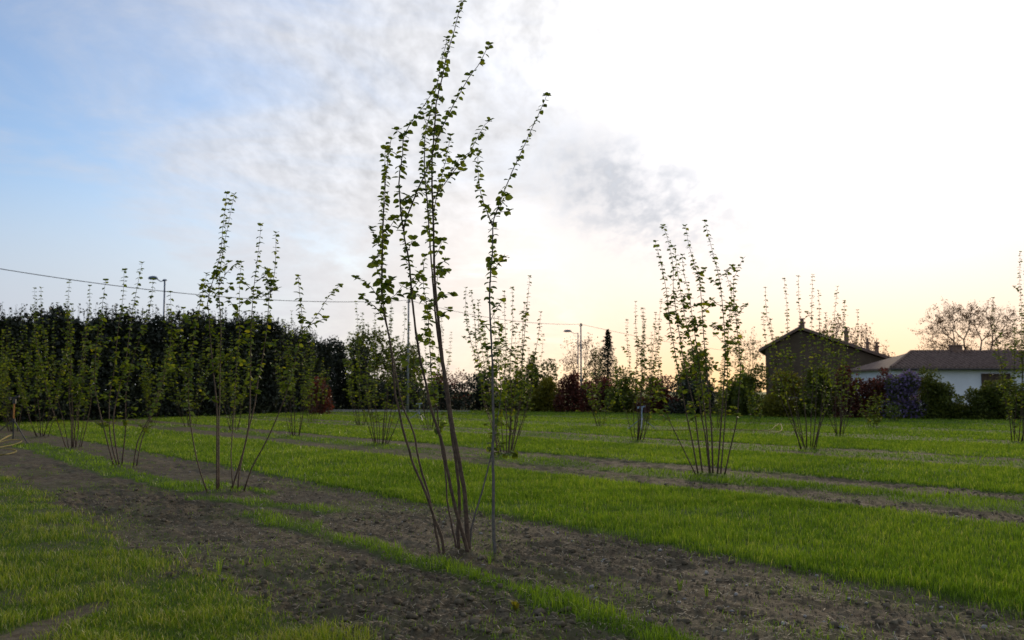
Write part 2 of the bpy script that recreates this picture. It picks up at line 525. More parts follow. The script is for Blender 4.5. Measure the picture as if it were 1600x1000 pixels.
# ------------------------------------------------------------------ ground sheet
def build_ground():
    a1 = np.concatenate([np.linspace(R(-50), R(-35), 60)[:-1], np.linspace(R(-35), R(35), 520), np.linspace(R(35), R(50), 60)[1:]])
    a2 = np.linspace(R(50), R(310), 50)[1:-1]
    ang = np.concatenate([a1, a2])
    r = np.concatenate([np.linspace(0.15, 3.4, 14), np.geomspace(3.6, 62, 470), np.geomspace(64, 160, 40), np.geomspace(180, 6000, 16)])
    A, Rr = np.meshgrid(ang, r)
    X = np.sin(A) * Rr; Y = np.cos(A) * Rr
    x, y = X.ravel(), Y.ravel()
    lush, weed, lawn, soil = fields(x, y)
    z = ground_h(x, y)
    far = sstep(62, 66, np.hypot(x, y))
    green = np.clip(np.maximum(np.maximum(lush, weed * 0.9), lawn * 0.85), 0, 1)
    green = np.maximum(green, far * 0.9)
    na, nr = len(ang), len(r)
    i, k = np.meshgrid(np.arange(nr - 1), np.arange(na), indexing='ij')
    k2 = (k + 1) % na
    f = np.stack([i * na + k, i * na + k2, (i + 1) * na + k2, (i + 1) * na + k], -1).reshape(-1, 4)[:, ::-1]
    vs = np.stack([x, y, z], -1)
    # close the hub
    hub = np.arange(na)
    c = len(vs)
    vs = np.vstack([vs, [[0, 0, z[0]]]])
    tri = np.stack([hub, np.full(na, c), (hub + 1) % na], -1)
    o = npmesh('ground', vs, [(f, 4), (tri, 3)], 0, M['ground'], smooth=True, attrs={'green': np.append(green, 0.5)})
    tag(o, 'brown tilled soil of the orchard field with green sown strips', None, kind='structure')


build_ground()


# ------------------------------------------------------------------ grass
def wedge_points(n, r0, r1, half):
    """points spread so that nearer ground gets more of them"""
    r = np.exp(rng.uniform(math.log(r0), math.log(r1), n))
    a = rng.uniform(-half, half, n)
    side = rng.random(n) < 0.17          # thinner cover beyond the sides
    a = np.where(side, np.sign(a) * (half + rng.random(n) * R(15)), a)
    r = np.where(side, np.exp(rng.uniform(math.log(max(1.6, r0 * .45)), math.log(r1), n)), r)
    return np.sin(a) * r, np.cos(a) * r, r


def blades(name, x, y, h, w, tint, mat, lean=0.35, fine=True):
    n = len(x)
    z = ground_h(x, y) - 0.004
    az = rng.uniform(0, 2 * math.pi, n)
    la = rng.uniform(0, 2 * math.pi, n)
    ln = np.abs(rng.normal(0, lean, n)) * h
    dx, dy = np.cos(az) * w / 2, np.sin(az) * w / 2
    lx, ly = np.cos(la) * ln, np.sin(la) * ln
    base = np.stack([x, y, z], -1)
    D = np.stack([dx, dy, 0 * dx], -1)
    L = np.stack([lx, ly, 0 * lx], -1)
    H = np.stack([0 * h, 0 * h, h], -1)
    idx = np.arange(n)[:, None]
    if fine:
        V = np.stack([base - D, base + D, base + L * 0.32 + H * 0.6 + D * 0.75, base + L * 0.32 + H * 0.6 - D * 0.75, base + L + H * 0.97], 1)
        q = (idx * 5 + np.array([[0, 1, 2, 3]])); t = (idx * 5 + np.array([[3, 2, 4]]))
        k = 5
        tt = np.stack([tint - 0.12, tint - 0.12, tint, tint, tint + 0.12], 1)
        faces = [(q, 4), (t, 3)]
    else:
        V = np.stack([base - D, base + D, base + L + H], 1)
        faces = [(idx * 3 + np.array([[0, 1, 2]]), 3)]
        k = 3
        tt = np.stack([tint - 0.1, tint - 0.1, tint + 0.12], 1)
    return V.reshape(-1, 3), faces, np.clip(tt.ravel(), 0, 1)


def merge(parts):
    vs, fs, ts, o = [], [], [], 0
    for V, F_, T in parts:
        vs.append(V); ts.append(T)
        fs += [(np.asarray(f) + o, s) for f, s in F_]
        o += len(V)
    return np.vstack(vs), fs, np.concatenate(ts)


def build_grass():
    H = R(33)
    # lush sown strips
    parts = []
    for n, r0, r1, fine in ((420000, 4.5, 16, True), (440000, 14, 34, False), (440000, 30, 84, False)):
        x, y, r = wedge_points(n, r0, r1, H)
        lush, weed, lawn, soil = fields(x, y)
        edge = fbm(x * 2.3, y * 2.3, 3)
        lush = np.clip(lush + 0.35 * np.roll(lush, 0) * 0 + 0.10 * sstep(.0, .35, 0.35 - np.abs(uv(x, y)[1] - 7.25)), 0, 1)
        keep = rng.random(n) < lush * sstep(0.08, 0.34, edge + 0.15) * (1 - sstep(80, 84, r))
        x, y, r = x[keep], y[keep], r[keep]
        thin_ = rng.random(len(x)) < 0.45 + 0.55 * sstep(0.30, 0.50, fbm(x * 0.8 + 31, y * 0.8, 4))
        x, y, r = x[thin_], y[thin_], r[thin_]
        cl = fbm(x * 1.7 + 9, y * 1.7, 3); c2 = fbm(x * 0.35, y * 0.35 + 30, 3); c3 = vnoise(x * 9, y * 9)
        h = (0.026 + 0.052 * cl + 0.038 * c3) * rng.uniform(0.55, 1.3, len(x)) * np.where(rng.random(len(x)) < .04, 1.35, 1)
        w = np.maximum(0.0054 * rng.uniform(0.7, 1.3, len(x)), r * (0.00052 if fine else 0.00085) * rng.uniform(0.7, 1.3, len(x)))
        t = 0.02 + 0.45 * cl + 0.28 * c2 + 0.34 * (vnoise(x * 14 + 5, y * 14) - .35) + rng.normal(0, 0.16, len(x))
        t = np.where(rng.random(len(x)) < 0.05, 0.97, np.clip(t, 0, 0.90))
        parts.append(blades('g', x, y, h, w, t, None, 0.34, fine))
    v, f, t = merge(parts)
    tag(npmesh('grass', v, f, 0, M['grass'], attrs={'tint': t}), 'fresh green sown grass in straight strips between the hazel rows', 'grass', kind='stuff')
    # weeds in the soil strips
    parts = []
    for n, r0, r1, fine in ((300000, 4.3, 18, True), (260000, 16, 80, False)):
        x, y, r = wedge_points(n, r0, r1, H)
        lush, weed, lawn, soil = fields(x, y)
        keep = rng.random(n) < weed * np.where(weed > 0.4, 0.75, 0.5) + 0.03 * soil
        x, y, r, wd = x[keep], y[keep], r[keep], weed[keep]
        cl = fbm(x * 2.4 + 19, y * 2.4, 3)
        h = (0.025 + 0.095 * cl * np.clip(wd * 1.3, 0.25, 1)) * rng.uniform(0.5, 1.3, len(x))
        w = np.maximum(0.0060 * rng.uniform(0.7, 1.3, len(x)), r * (0.0005 if fine else 0.0008))
        t = 0.05 + 0.65 * cl + rng.normal(0, 0.13, len(x))
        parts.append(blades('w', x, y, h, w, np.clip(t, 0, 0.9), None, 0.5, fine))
    v, f, t = merge(parts)
    tag(npmesh('weeds', v, f, 0, M['grass'], attrs={'tint': t}), 'patchy grass and weeds growing along the tree rows', 'weeds', kind='stuff')
    # rough lawn at lower left
    x, y, r = wedge_points(560000, 3.9, 24, H)
    lush, weed, lawn, soil = fields(x, y)
    keep = rng.random(len(x)) < lawn
    x, y, r = x[keep], y[keep], r[keep]
    cl = fbm(x * 1.6 + 3, y * 1.6, 4); c2 = fbm(x * 4, y * 4 + 11, 3)
    h = (0.014 + 0.080 * cl * c2 * 1.8) * rng.uniform(0.4, 1.5, len(x))
    w = np.maximum(0.0052 * rng.uniform(0.6, 1.3, len(x)), r * 0.00055)
    t = -0.05 + 0.55 * cl + 0.5 * c2 + 0.25 * (vnoise(x * 17, y * 17) - .5) + rng.normal(0, 0.16, len(x))
    t = np.where(rng.random(len(x)) < 0.10, 0.97, np.clip(t, 0, 0.88))
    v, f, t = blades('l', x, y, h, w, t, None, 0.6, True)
    tag(npmesh('lawn', v, f, 0, M['lawn'], attrs={'tint': t}), 'rough uneven lawn with bare spots in the near left corner', 'lawn', kind='stuff')


build_grass()


# ------------------------------------------------------------------ clods and stones on the soil
def lumps(n, r0, r1, smin, smax, power, sel):
    x, y, r = wedge_points(n, r0, r1, R(34))
    lush, weed, lawn, soil = fields(x, y)
    keep = rng.random(n) < sel(x, y, soil, weed)
    x, y, r = x[keep], y[keep], r[keep]
    n = len(x)
    s = smin + (smax - smin) * rng.random(n) ** power
    g = (1 + 5 ** 0.5) / 2
    iv = np.array([(-1, g, 0), (1, g, 0), (-1, -g, 0), (1, -g, 0), (0, -1, g), (0, 1, g), (0, -1, -g), (0, 1, -g), (g, 0, -1), (g, 0, 1), (-g, 0, -1), (-g, 0, 1)]) / 1.9
    ifc = np.array([(0, 11, 5), (0, 5, 1), (0, 1, 7), (0, 7, 10), (0, 10, 11), (1, 5, 9), (5, 11, 4), (11, 10, 2), (10, 7, 6), (7, 1, 8), (3, 9, 4), (3, 4, 2), (3, 2, 6), (3, 6, 8), (3, 8, 9), (4, 9, 5), (2, 4, 11), (6, 2, 10), (8, 6, 7), (9, 8, 1)])
    V = iv[None] * rng.uniform(0.6, 1.3, (n, 12, 1)) * rng.uniform(0.7, 1.3, (n, 1, 3)) * np.array((1, 1, 0.7)) * s[:, None, None]
    a = rng.uniform(0, 6.28, n); c, si = np.cos(a)[:, None], np.sin(a)[:, None]
    V = np.stack([V[..., 0] * c - V[..., 1] * si, V[..., 0] * si + V[..., 1] * c, V[..., 2]], -1)
    V += np.stack([x, y, ground_h(x, y) + 0.15 * s], -1)[:, None]
    fc = (np.arange(n)[:, None, None] * 12 + ifc[None]).reshape(-1, 3)
    return V.reshape(-1, 3), fc


def till_sel(x, y, soil, weed):
    u, v = uv(x, y)
    till = sstep(0.33, 0.62, fbm(u * 0.55 + 3, v * 0.9 + 8, 3)) * np.where(v < 4.7, 1.0, 0.5)
    return soil * (1 - 0.8 * np.clip(weed * 2, 0, 1)) * (0.15 + 0.85 * till)


v, f = lumps(22000, 4.3, 18, 0.008, 0.040, 2.6, till_sel)
tag(npmesh('soil_clods', v, f, 3, M['clod'], smooth=False), 'loose brown clods of tilled earth on the bare strips', 'clods', kind='stuff')


def crumbs(n):
    x, y, r = wedge_points(n, 4.2, 17, R(33))
    lush, weed, lawn, soil = fields(x, y)
    keep = rng.random(n) < np.clip(till_sel(x, y, soil, weed) * .8 + soil * .2, 0, 1)
    x, y, r = x[keep], y[keep], r[keep]; n = len(x)
    s_ = rng.uniform(.004, .013, n) * np.clip(r / 7, .8, 1.6)
    T = np.array([(1, 0, 0), (-.5, .87, 0), (-.5, -.87, 0), (0, 0, .9)])
    V = T[None] * rng.uniform(.6, 1.4, (n, 4, 1)) * s_[:, None, None]
    a = rng.uniform(0, 6.28, n); c, si = np.cos(a)[:, None], np.sin(a)[:, None]
    V = np.stack([V[..., 0] * c - V[..., 1] * si, V[..., 0] * si + V[..., 1] * c, V[..., 2]], -1)
    V += np.stack([x, y, ground_h(x, y) - .001], -1)[:, None]
    fc = (np.arange(n)[:, None, None] * 4 + np.array([(0, 1, 3), (1, 2, 3), (2, 0, 3)])[None]).reshape(-1, 3)
    return V.reshape(-1, 3), fc


v, f = crumbs(110000)
tag(npmesh('soil_crumbs', v, f, 3, M['clod'], smooth=False), 'fine crumbs of brown earth covering the bare strips', 'crumbs', kind='stuff')
def litter(n):
    x, y, r = wedge_points(n, 4.2, 16, R(33))
    lush, weed, lawn, soil = fields(x, y)
    keep = rng.random(n) < np.clip(soil * (.25 + .75 * sstep(.4, .6, fbm(x * 1.1 + 50, y * 1.1, 3))), 0, 1)
    x, y, r = x[keep], y[keep], r[keep]; n = len(x)
    a = rng.uniform(0, 6.28, n); L = rng.uniform(.012, .055, n); w = rng.uniform(.0012, .003, n) * np.clip(r / 6, 1, 2)
    d = np.stack([np.cos(a), np.sin(a), rng.normal(0.1, .22, n)], -1) * L[:, None]; sd = np.stack([-np.sin(a), np.cos(a), 0 * a], -1) * w[:, None]
    b_ = np.stack([x, y, ground_h(x, y) + .004], -1)
    V = np.stack([b_ - d - sd, b_ - d + sd, b_ + d + sd, b_ + d - sd], 1)
    return V.reshape(-1, 3), np.arange(n * 4).reshape(-1, 4)


v, f = litter(26000)
tag(npmesh('straw_litter', v, f, 4, M['straw']), 'bits of dry straw and twig scattered over the soil', 'litter', kind='stuff')
v, f = lumps(1900, 5, 22, 0.008, 0.028, 2.2, lambda x, y, s, w: s * 0.55 * (uv(x, y)[1] > 4.9))
tag(npmesh('stones', v, f, 3, M['stone'], smooth=False), 'pale pebbles scattered over the bare soil strips', 'stones', kind='stuff')


# ------------------------------------------------------------------ leaves
LEAF_HI = (np.array([(0, -0.28, 0.02), (0, 0, 0), (0, .36, -.03), (0, .72, -.04), (0, 1.02, -.12),
                     (-.28, .06, .06), (-.46, .38, .10), (-.34, .74, .05), (.28, .06, .06), (.46, .38, .10), (.34, .74, .05), (.03, -.28, 0.02)]),
           np.array([(1, 2, 5), (2, 6, 5), (2, 3, 6), (3, 7, 6), (3, 4, 7), (1, 8, 2), (2, 8, 9), (2, 9, 3), (3, 9, 10), (3, 10, 4), (0, 11, 1)]))
LEAF_MID = (np.array([(0, -0.2, 0), (-.42, .35, .10), (0, .4, -.03), (.42, .35, .10), (-.2, .85, .0), (.2, .85, .0), (0, 1.0, -.08)]),
            np.array([(0, 2, 1), (0, 3, 2), (1, 2, 4), (2, 3, 5), (2, 6, 4), (2, 5, 6)]))
LEAF_LO = (np.array([(0, -.1, 0), (-.42, .45, .08), (0, 1., -.05), (.42, .45, .08)]), np.array([(0, 2, 1), (0, 3, 2)]))


def frames(axis, n):
    axis = axis / (np.linalg.norm(axis, axis=1, keepdims=True) + 1e-9)
    up = np.array((0, 0, 1.0)) + rng.normal(0, 0.45, (n, 3))
    s = np.cross(axis, up); s /= (np.linalg.norm(s, axis=1, keepdims=True) + 1e-9)
    nn = np.cross(s, axis)
    return s, axis, nn


def leaf_mesh(pos, axis, size, tint, tpl):
    n = len(pos)
    s, a, nn = frames(axis, n)
    T, Fc = tpl
    V = (T[None, :, 0, None] * s[:, None] + T[None, :, 1, None] * a[:, None] + T[None, :, 2, None] * nn[:, None]) * size[:, None, None] + pos[:, None]
    f = (np.arange(n)[:, None, None] * len(T) + Fc[None]).reshape(-1, 3)
    return V.reshape(-1, 3), f, np.repeat(tint, len(T))


def along(poly):
    P = np.array(poly)
    seg = np.linalg.norm(np.diff(P, axis=0), axis=1)
    cum = np.concatenate([[0], np.cumsum(seg)])
    return P, cum


def at_len(P, cum, s):
    i = min(max(np.searchsorted(cum, s) - 1, 0), len(P) - 2)
    t = (s - cum[i]) / max(cum[i + 1] - cum[i], 1e-6)
    d = P[i + 1] - P[i]
    return P[i] + d * t, d / (np.linalg.norm(d) + 1e-9)


def stem_leaves(poly, t0, spacing, size, k=(2, 3), tipsize=0.8):
    """clusters of small spring leaves sitting at every bud"""
    P, cum = along(poly); Ltot = cum[-1]
    pos, axs, sz = [], [], []
    s = Ltot * t0
    az = random.uniform(0, 6.28)
    while s < Ltot:
        f = s / Ltot
        p, d = at_len(P, cum, s)
        az += 2.4 + random.uniform(-.5, .5)
        for j in range(random.choice(k)):
            a = az + j * 2.2 + random.uniform(-.7, .7)
            ax = np.array((math.cos(a), math.sin(a), random.uniform(-0.75, 0.15)))
            pos.append(p + ax * 0.008); axs.append(ax)
            sz.append(size * random.uniform(0.7, 1.2) * (1 - (1 - tipsize) * max(0, (f - .6) / .4)))
        s += spacing * random.uniform(0.7, 1.35)
    for j in range(3):   # tip bud
        a = az + j * 2.1
        pos.append(P[-1]); axs.append(np.array((math.cos(a), math.sin(a), 0.5))); sz.append(size * 0.8)
    return pos, axs, sz


def twigs(poly, t0, t1, n, lmin, lmax, up=0.9):
    P, cum = along(poly); out = []
    for _ in range(n):
        s = cum[-1] * random.uniform(t0, t1)
        p, d = at_len(P, cum, s)
        a = random.uniform(0, 6.28)
        L = random.uniform(lmin, lmax)
        d1 = np.array((math.cos(a), math.sin(a), up * random.uniform(0.4, 1.2))); d1 /= np.linalg.norm(d1)
        d2 = d1 + np.array((0, 0, random.uniform(-0.5, 0.6))); d2 /= np.linalg.norm(d2)
        out.append([p, p + d1 * L * 0.5, p + d1 * L * 0.5 + d2 * L * 0.5])
    return out


def hazel(label, base, stems, lod, leaf=0.055, spacing=0.085, ntw=5, single=0, group='multi-stemmed hazels planted in rows', grey=()):
    """stems: list of (polyline, r0, r1, leaf_start, parent-free flag)"""
    root = empty('hazel_shrub', base)
    tag(root, label, 'shrub', group)
    base = np.asarray(base, dtype=float)
    tpl = {0: LEAF_HI, 1: LEAF_MID, 2: LEAF_LO}[lod]
    sides = {0: 8, 1: 5, 2: 4}[lod]
    allp, alla, alls, allo = [], [], [], []
    for si, st in enumerate(stems):
        pts, r0, r1, t0 = st[:4]
        r0 *= 1.22; r1 *= 1.25
        poly = catmull(pts, {0: 0.06, 1: 0.2, 2: 0.4}[lod])
        mb = MB()
        n = len(poly)
        jit = 0.0025 if lod == 0 else 0.0
        poly = [p + np.array((random.uniform(-jit, jit), random.uniform(-jit, jit), 0)) for p in poly]
        mb.tube(poly, [(r0 + (r1 - r0) * (i / (n - 1)) ** 0.8) * (random.uniform(0.93, 1.08) if lod == 0 else 1) for i in range(n)], sides)
        pos, axs, sz = stem_leaves(poly, t0, spacing, leaf)
        k = st[4] if len(st) > 4 else ntw
        for tw in twigs(poly, max(0.12, t0 - 0.16), 0.80, k, 0.08, 0.34):
            tw = catmull(tw, 0.1)
            mb.tube(tw, [0.0035 if lod == 0 else 0.005] * (len(tw) - 1) + [0.0015], 4)
            a, c_, d_ = stem_leaves(tw, 0.35, spacing * 0.85, leaf * 1.18, (1, 2), 1.0)
            pos += a; axs += c_; sz += d_
        so = mb.build('stem', M['bark_grey' if si in grey else 'bark'], root, smooth=True, off=base)
        pos = np.array(pos) - base; axs = np.array(axs); sz = np.array(sz)
        if single:
            allp.append(pos); alla.append(axs); alls.append(sz); allo += [so] * len(pos)
        else:
            hz = pos[:, 2] + base[2]
            tint = np.clip(rng.uniform(0, 0.75, len(pos)) + (rng.random(len(pos)) < 0.07) * 0.4, 0, 1)
            v, f, t = leaf_mesh(pos, axs, sz, tint, tpl)
            tag(npmesh('foliage', v, f, 3, M['hazel'], so, attrs={'tint': t}), kind='stuff')
    if single:
        pos = np.vstack(allp); axs = np.vstack(alla); sz = np.concatenate(alls)
        n = len(pos)
        s, a, nn = frames(axs, n)
        order = np.argsort(-sz)
        big = order[:single]; rest = order[single:]
        protos = []
        for q in range(6):
            T, Fc = LEAF_HI
            bend = random.uniform(-0.12, 0.1); wd = random.uniform(0.9, 1.12)
            V = T.copy(); V[:, 0] *= wd; V[:, 2] += bend * V[:, 1] ** 2
            me = npmesh('leaf', V, Fc, 3, M['hazel'], attrs={'tint': np.full(len(V), (0.05, 0.2, 0.35, 0.5, 0.65, 0.95)[q])})
            protos.append(me.data); bpy.data.objects.remove(me)
        for i in big:
            o = bpy.data.objects.new('leaf', random.choice(protos[:5] if random.random() < 0.93 else protos))
            mt = Matrix(((s[i][0], a[i][0], nn[i][0], 0), (s[i][1], a[i][1], nn[i][1], 0), (s[i][2], a[i][2], nn[i][2], 0), (0, 0, 0, 1)))
            o.parent = allo[i]
            o.matrix_basis = Matrix.Translation(Vector(pos[i].tolist())) @ mt @ Matrix.Scale(float(sz[i]), 4)
            COL.objects.link(o)
        v, f, t = leaf_mesh(pos[rest], axs[rest], sz[rest], rng.uniform(0, 0.7, len(rest)), LEAF_HI)
        tag(npmesh('foliage', v, f, 3, M['hazel'], root, attrs={'tint': t}), kind='stuff')
    return root


def traced(px_list, Y0, dy, z0=True):
    """stem traced through a list of picture points, leaning dy metres in depth from foot to tip"""
    n = len(px_list); out = []
    ys = [p[1] for p in px_list]
    for i, (px, py) in enumerate(px_list):
        t = (ys[0] - py) / max(1, ys[0] - min(ys))
        out.append(at(px, py, Y0 + dy * t))
    if z0:
        out[0][2] = gz(out[0][0], out[0][1]) - 0.03
    return out


def S(px, Y0, dy, r0, r1, t0, k=None, z0=True):
    t = [traced(px, Y0, dy, z0), r0, r1, t0]
    if k is not None: t.append(k)
    return tuple(t)


# --- nearest hazel ---------------------------------------------------------
Y1 = gp(728, 868)[1]
A = [(694, 868), (690, 838), (678, 808), (662, 762), (646, 726), (638, 698), (631, 677), (624, 645), (618, 618), (615, 590), (611, 546), (604, 504), (599, 472), (597, 440), (598, 390), (599, 345), (601, 310), (605, 260), (611, 218)]
A2 = [(688, 852), (675, 797), (668, 766), (658, 734), (651, 702), (647, 679), (638, 655), (631, 640), (625, 618), (619, 590), (613, 550), (603, 505), (596, 470), (596, 430), (597, 380), (599, 320), (601, 280), (602, 233)]
B = [(732, 868), (720, 824), (712, 796), (706, 770), (698, 730), (693, 700), (688, 682), (678, 653), (670, 623), (665, 598), (660, 577), (653, 540), (646, 488), (642, 440), (638, 400), (631, 368), (633, 346), (642, 324), (652, 298), (662, 276), (674, 246), (684, 214), (698, 184), (716, 150), (732, 122), (746, 104), (756, 86), (764, 70)]
B2 = [(631, 362), (627, 340), (624, 300), (624, 276), (629, 240), (630, 218), (640, 196), (651, 180), (662, 166), (674, 147)]
C = [(733, 866), (729, 820), (726, 770), (720, 736), (715, 706), (707, 664), (702, 633), (698, 603), (693, 573), (689, 540), (684, 490), (680, 450), (678, 390), (677, 350), (676, 320), (675, 260), (678, 210), (680, 190), (682, 160), (690, 124), (696, 96), (702, 74), (710, 46), (718, 16), (723, -4)]
D = [(718, 868), (715, 830), (718, 800), (716, 750), (710, 706), (704, 664), (699, 630), (694, 590), (687, 545), (680, 490), (677, 450), (674, 410), (671, 366), (668, 320), (664, 280), (663, 240), (665, 206), (670, 186), (676, 160), (682, 136), (687, 112), (692, 88), (699, 60)]
E = [(714, 866), (702, 800), (698, 774), (696, 736), (688, 690), (684, 648), (680, 627), (675, 602), (673, 565), (671, 530), (669, 500), (666, 470), (662, 450), (661, 425), (664, 400)]
Fs = [(774, 868), (771, 828), (771, 770), (770, 706), (771, 665), (770, 607), (769, 565), (767, 520), (766, 490), (765, 450), (769, 396), (770, 360), (772, 342), (780, 320), (792, 288), (804, 260), (816, 234), (828, 208), (840, 182), (848, 164), (854, 149)]
F2 = [(769, 352), (762, 334), (754, 312), (748, 286), (747, 256), (747, 236)]
G = [(734, 856), (736, 830), (740, 812), (748, 786), (756, 758), (761, 738), (766, 716), (772, 688), (778, 650), (783, 610), (778, 560), (781, 508)]
Hh = [(677, 312), (686, 298), (694, 288), (704, 274), (716, 260), (732, 242), (740, 226), (750, 208), (758, 194), (766, 188)]
I_ = [(678, 330), (682, 308), (688, 284), (694, 260), (700, 234), (704, 212)]
K_ = [(600, 486), (592, 468), (584, 454), (570, 440), (556, 434)]
K2 = [(604, 504), (588, 482), (574, 470), (564, 462)]
st = [S(A, Y1, -0.25, .0135, .0022, .62, 5), S(A2, Y1 + .12, .25, .011, .002, .62, 4), S(B, Y1 - .05, -0.45, .0165, .0022, .50, 9),
      S(C, Y1 + .1, .45, .021, .0025, .52, 8), S(D, Y1 + .2, .75, .0155, .0022, .58, 7), S(E, Y1 + .3, .9, .0095, .002, .52, 7),
      S(Fs, Y1, .35, .0155, .002, .52, 9), S(G, Y1 + .12, .45, .009, .002, .45, 4)]


def yof(pl, frac_px, Y0, dy):
    ys = [p[1] for p in pl]
    return Y0 + dy * (ys[0] - frac_px) / (ys[0] - min(ys))


st += [S(B2, yof(B, 362, Y1 - .05, -.45), -.3, .0075, .002, .05, 3, False), S(F2, yof(Fs, 352, Y1, .35), .2, .005, .0018, .2, 1, False),
       S(Hh, yof(C, 312, Y1 + .1, .45), -.35, .005, .0018, .12, 1, False), S(I_, yof(C, 330, Y1 + .1, .45), .3, .0045, .0018, .1, 1, False),
       S(K_, yof(A, 486, Y1, -.25), -.2, .0035, .0016, .1, 1, False), S(K2, yof(A, 500, Y1, -.25), .2, .003, .0016, .2, 0, False)]
fb = gp(728, 868)
hazel('tallest hazel in front, its crooked stems reaching the top of the picture', (fb[0], fb[1], gz(fb[0], fb[1])), st, 0, 0.065, 0.056, 7, single=300, grey=(6, 7))

# --- second hazel of the front row ------------------------------------------
Y2 = gp(352, 768)[1]
st = [S([(325, 771), (313, 738), (304, 702), (298, 663), (295, 630), (294, 598), (298, 560), (306, 510), (313, 475), (318, 452), (323, 428)], Y2 - .2, -.4, .011, .002, .42, 6),
      S([(339, 767), (339, 702), (339, 650), (337, 616), (333, 580), (330, 546), (327, 513), (327, 494), (324, 475), (328, 453), (338, 422), (345, 396), (348, 357), (352, 326), (354, 302)], Y2, .3, .016, .002, .40, 8),
      S([(342, 768), (342, 702), (342, 660), (343, 624), (344, 560), (345, 513), (343, 477), (342, 446), (346, 405), (352, 374), (359, 338), (366, 304)], Y2 + .1, .7, .013, .002, .42, 8),
      S([(360, 768), (372, 733), (385, 686), (390, 645), (391, 590), (392, 518), (394, 482), (397, 446), (401, 415), (405, 381), (408, 352)], Y2 - .1, -.3, .014, .002, .42, 8),
      S([(372, 767), (374, 736), (387, 676), (398, 632), (403, 593), (410, 560), (417, 511), (420, 472), (424, 451), (429, 427), (431, 393), (431, 364)], Y2 + .1, .5, .015, .002, .42, 8),
      S([(420, 472), (418, 443), (414, 420)], Y2 + .48, -.1, .004, .002, .1, 1, False),
      S([(380, 762), (393, 732), (411, 699), (426, 668), (442, 629), (452, 598), (462, 560), (473, 518), (489, 501), (501, 484), (511, 467), (522, 453), (531, 446)], Y2, -.5, .012, .002, .5, 7),
      S([(472, 520), (472, 494), (468, 458), (466, 432)], Y2 - .4, -.1, .005, .002, .1, 1, False),
      S([(364, 766), (361, 720), (362, 690), (367, 624), (368, 585), (374, 520), (374, 458), (377, 410)], Y2 + .2, .9, .009, .002, .35, 7),
      S([(343, 446), (352, 429), (364, 415), (372, 410)], Y2 + .6, .1, .004, .002, .1, 1, False)]
fb = gp(352, 768)
hazel('hazel left of the tallest one, two close leafy tips rising above the power line', (fb[0], fb[1], gz(fb[0], fb[1])), st, 1, 0.085, 0.078, 9)

# --- right hazel of the second row -------------------------------------------
Y3 = gp(1110, 744)[1]
st = [S([(1088, 746), (1065, 696), (1044, 652), (1037, 627), (1034, 600), (1030, 570)], Y3 - .1, -.5, .011, .003, .6, 3),
      S([(1091, 745), (1081, 686), (1072, 645), (1059, 576), (1052, 535), (1046, 505), (1042, 459), (1035, 422), (1029, 396), (1024, 378)], Y3, -.3, .014, .002, .38, 9),
      S([(1098, 744), (1090, 680), (1085, 640), (1074, 592), (1065, 545), (1058, 498), (1052, 452), (1052, 420), (1048, 394), (1042, 369), (1036, 353)], Y3 + .1, .3, .015, .002, .40, 10),
      S([(1109, 745), (1102, 680), (1095, 645), (1084, 560), (1079, 530), (1072, 505), (1064, 459), (1058, 420), (1054, 385)], Y3 + .2, .7, .014, .002, .40, 9),
      S([(1110, 745), (1104, 670), (1096, 600), (1090, 551), (1081, 491), (1077, 459), (1069, 430), (1066, 399)], Y3, -.6, .014, .002, .45, 9),
      S([(1114, 744), (1112, 673), (1108, 622), (1101, 544), (1097, 486), (1093, 440), (1084, 410), (1076, 381), (1071, 353)], Y3 + .1, .1, .016, .002, .42, 10),
      S([(1121, 744), (1127, 659), (1131, 599), (1133, 537), (1128, 468), (1123, 431), (1116, 404), (1109, 376), (1101, 346)], Y3, .2, .016, .002, .42, 10),
      S([(1126, 744), (1132, 668), (1136, 600), (1137, 540), (1139, 500), (1143, 463), (1134, 424)], Y3 + .2, .6, .013, .002, .42, 9),
      S([(1132, 742), (1141, 702), (1151, 659), (1154, 622), (1157, 576), (1154, 535), (1148, 477), (1146, 438), (1152, 422), (1161, 404)], Y3, -.4, .014, .002, .42, 9)]
fb = gp(1110, 744)
hazel('fan-shaped hazel with nine straight stems, right of the middle of the lawn', (fb[0], fb[1], gz(fb[0], fb[1])), st, 1, 0.088, 0.074, 13)

# --- third hazel of the front row ---------------------------------------------
Y4 = gp(188, 729)[1]
st = [S([(178, 730), (165, 680), (155, 640), (148, 600), (150, 540), (158, 490), (165, 438)], Y4, -.3, .015, .002, .35, 8),
      S([(183, 730), (172, 680), (171, 620), (178, 580), (185, 510), (192, 465), (194, 422)], Y4 + .2, .3, .015, .002, .35, 8),
      S([(186, 730), (177, 660), (185, 610), (196, 565), (205, 500), (214, 450), (222, 411)], Y4, .5, .015, .002, .35, 8),
      S([(190, 729), (196, 670), (197, 610), (208, 560), (228, 500), (237, 465), (239, 437)], Y4 - .1, -.5, .014, .002, .35, 8),
      S([(208, 729), (215, 690), (232, 655), (246, 625), (258, 580), (268, 520), (266, 457)], Y4, .3, .014, .002, .35, 9),
      S([(213, 729), (222, 685), (240, 640), (252, 590), (270, 540), (284, 508), (287, 482)], Y4 + .3, .7, .013, .002, .35, 8)]
fb = gp(190, 729)
hazel('hazel under the blue street lamp, third in the front row', (fb[0], fb[1], gz(fb[0], fb[1])), st, 1, 0.100, 0.105, 9)


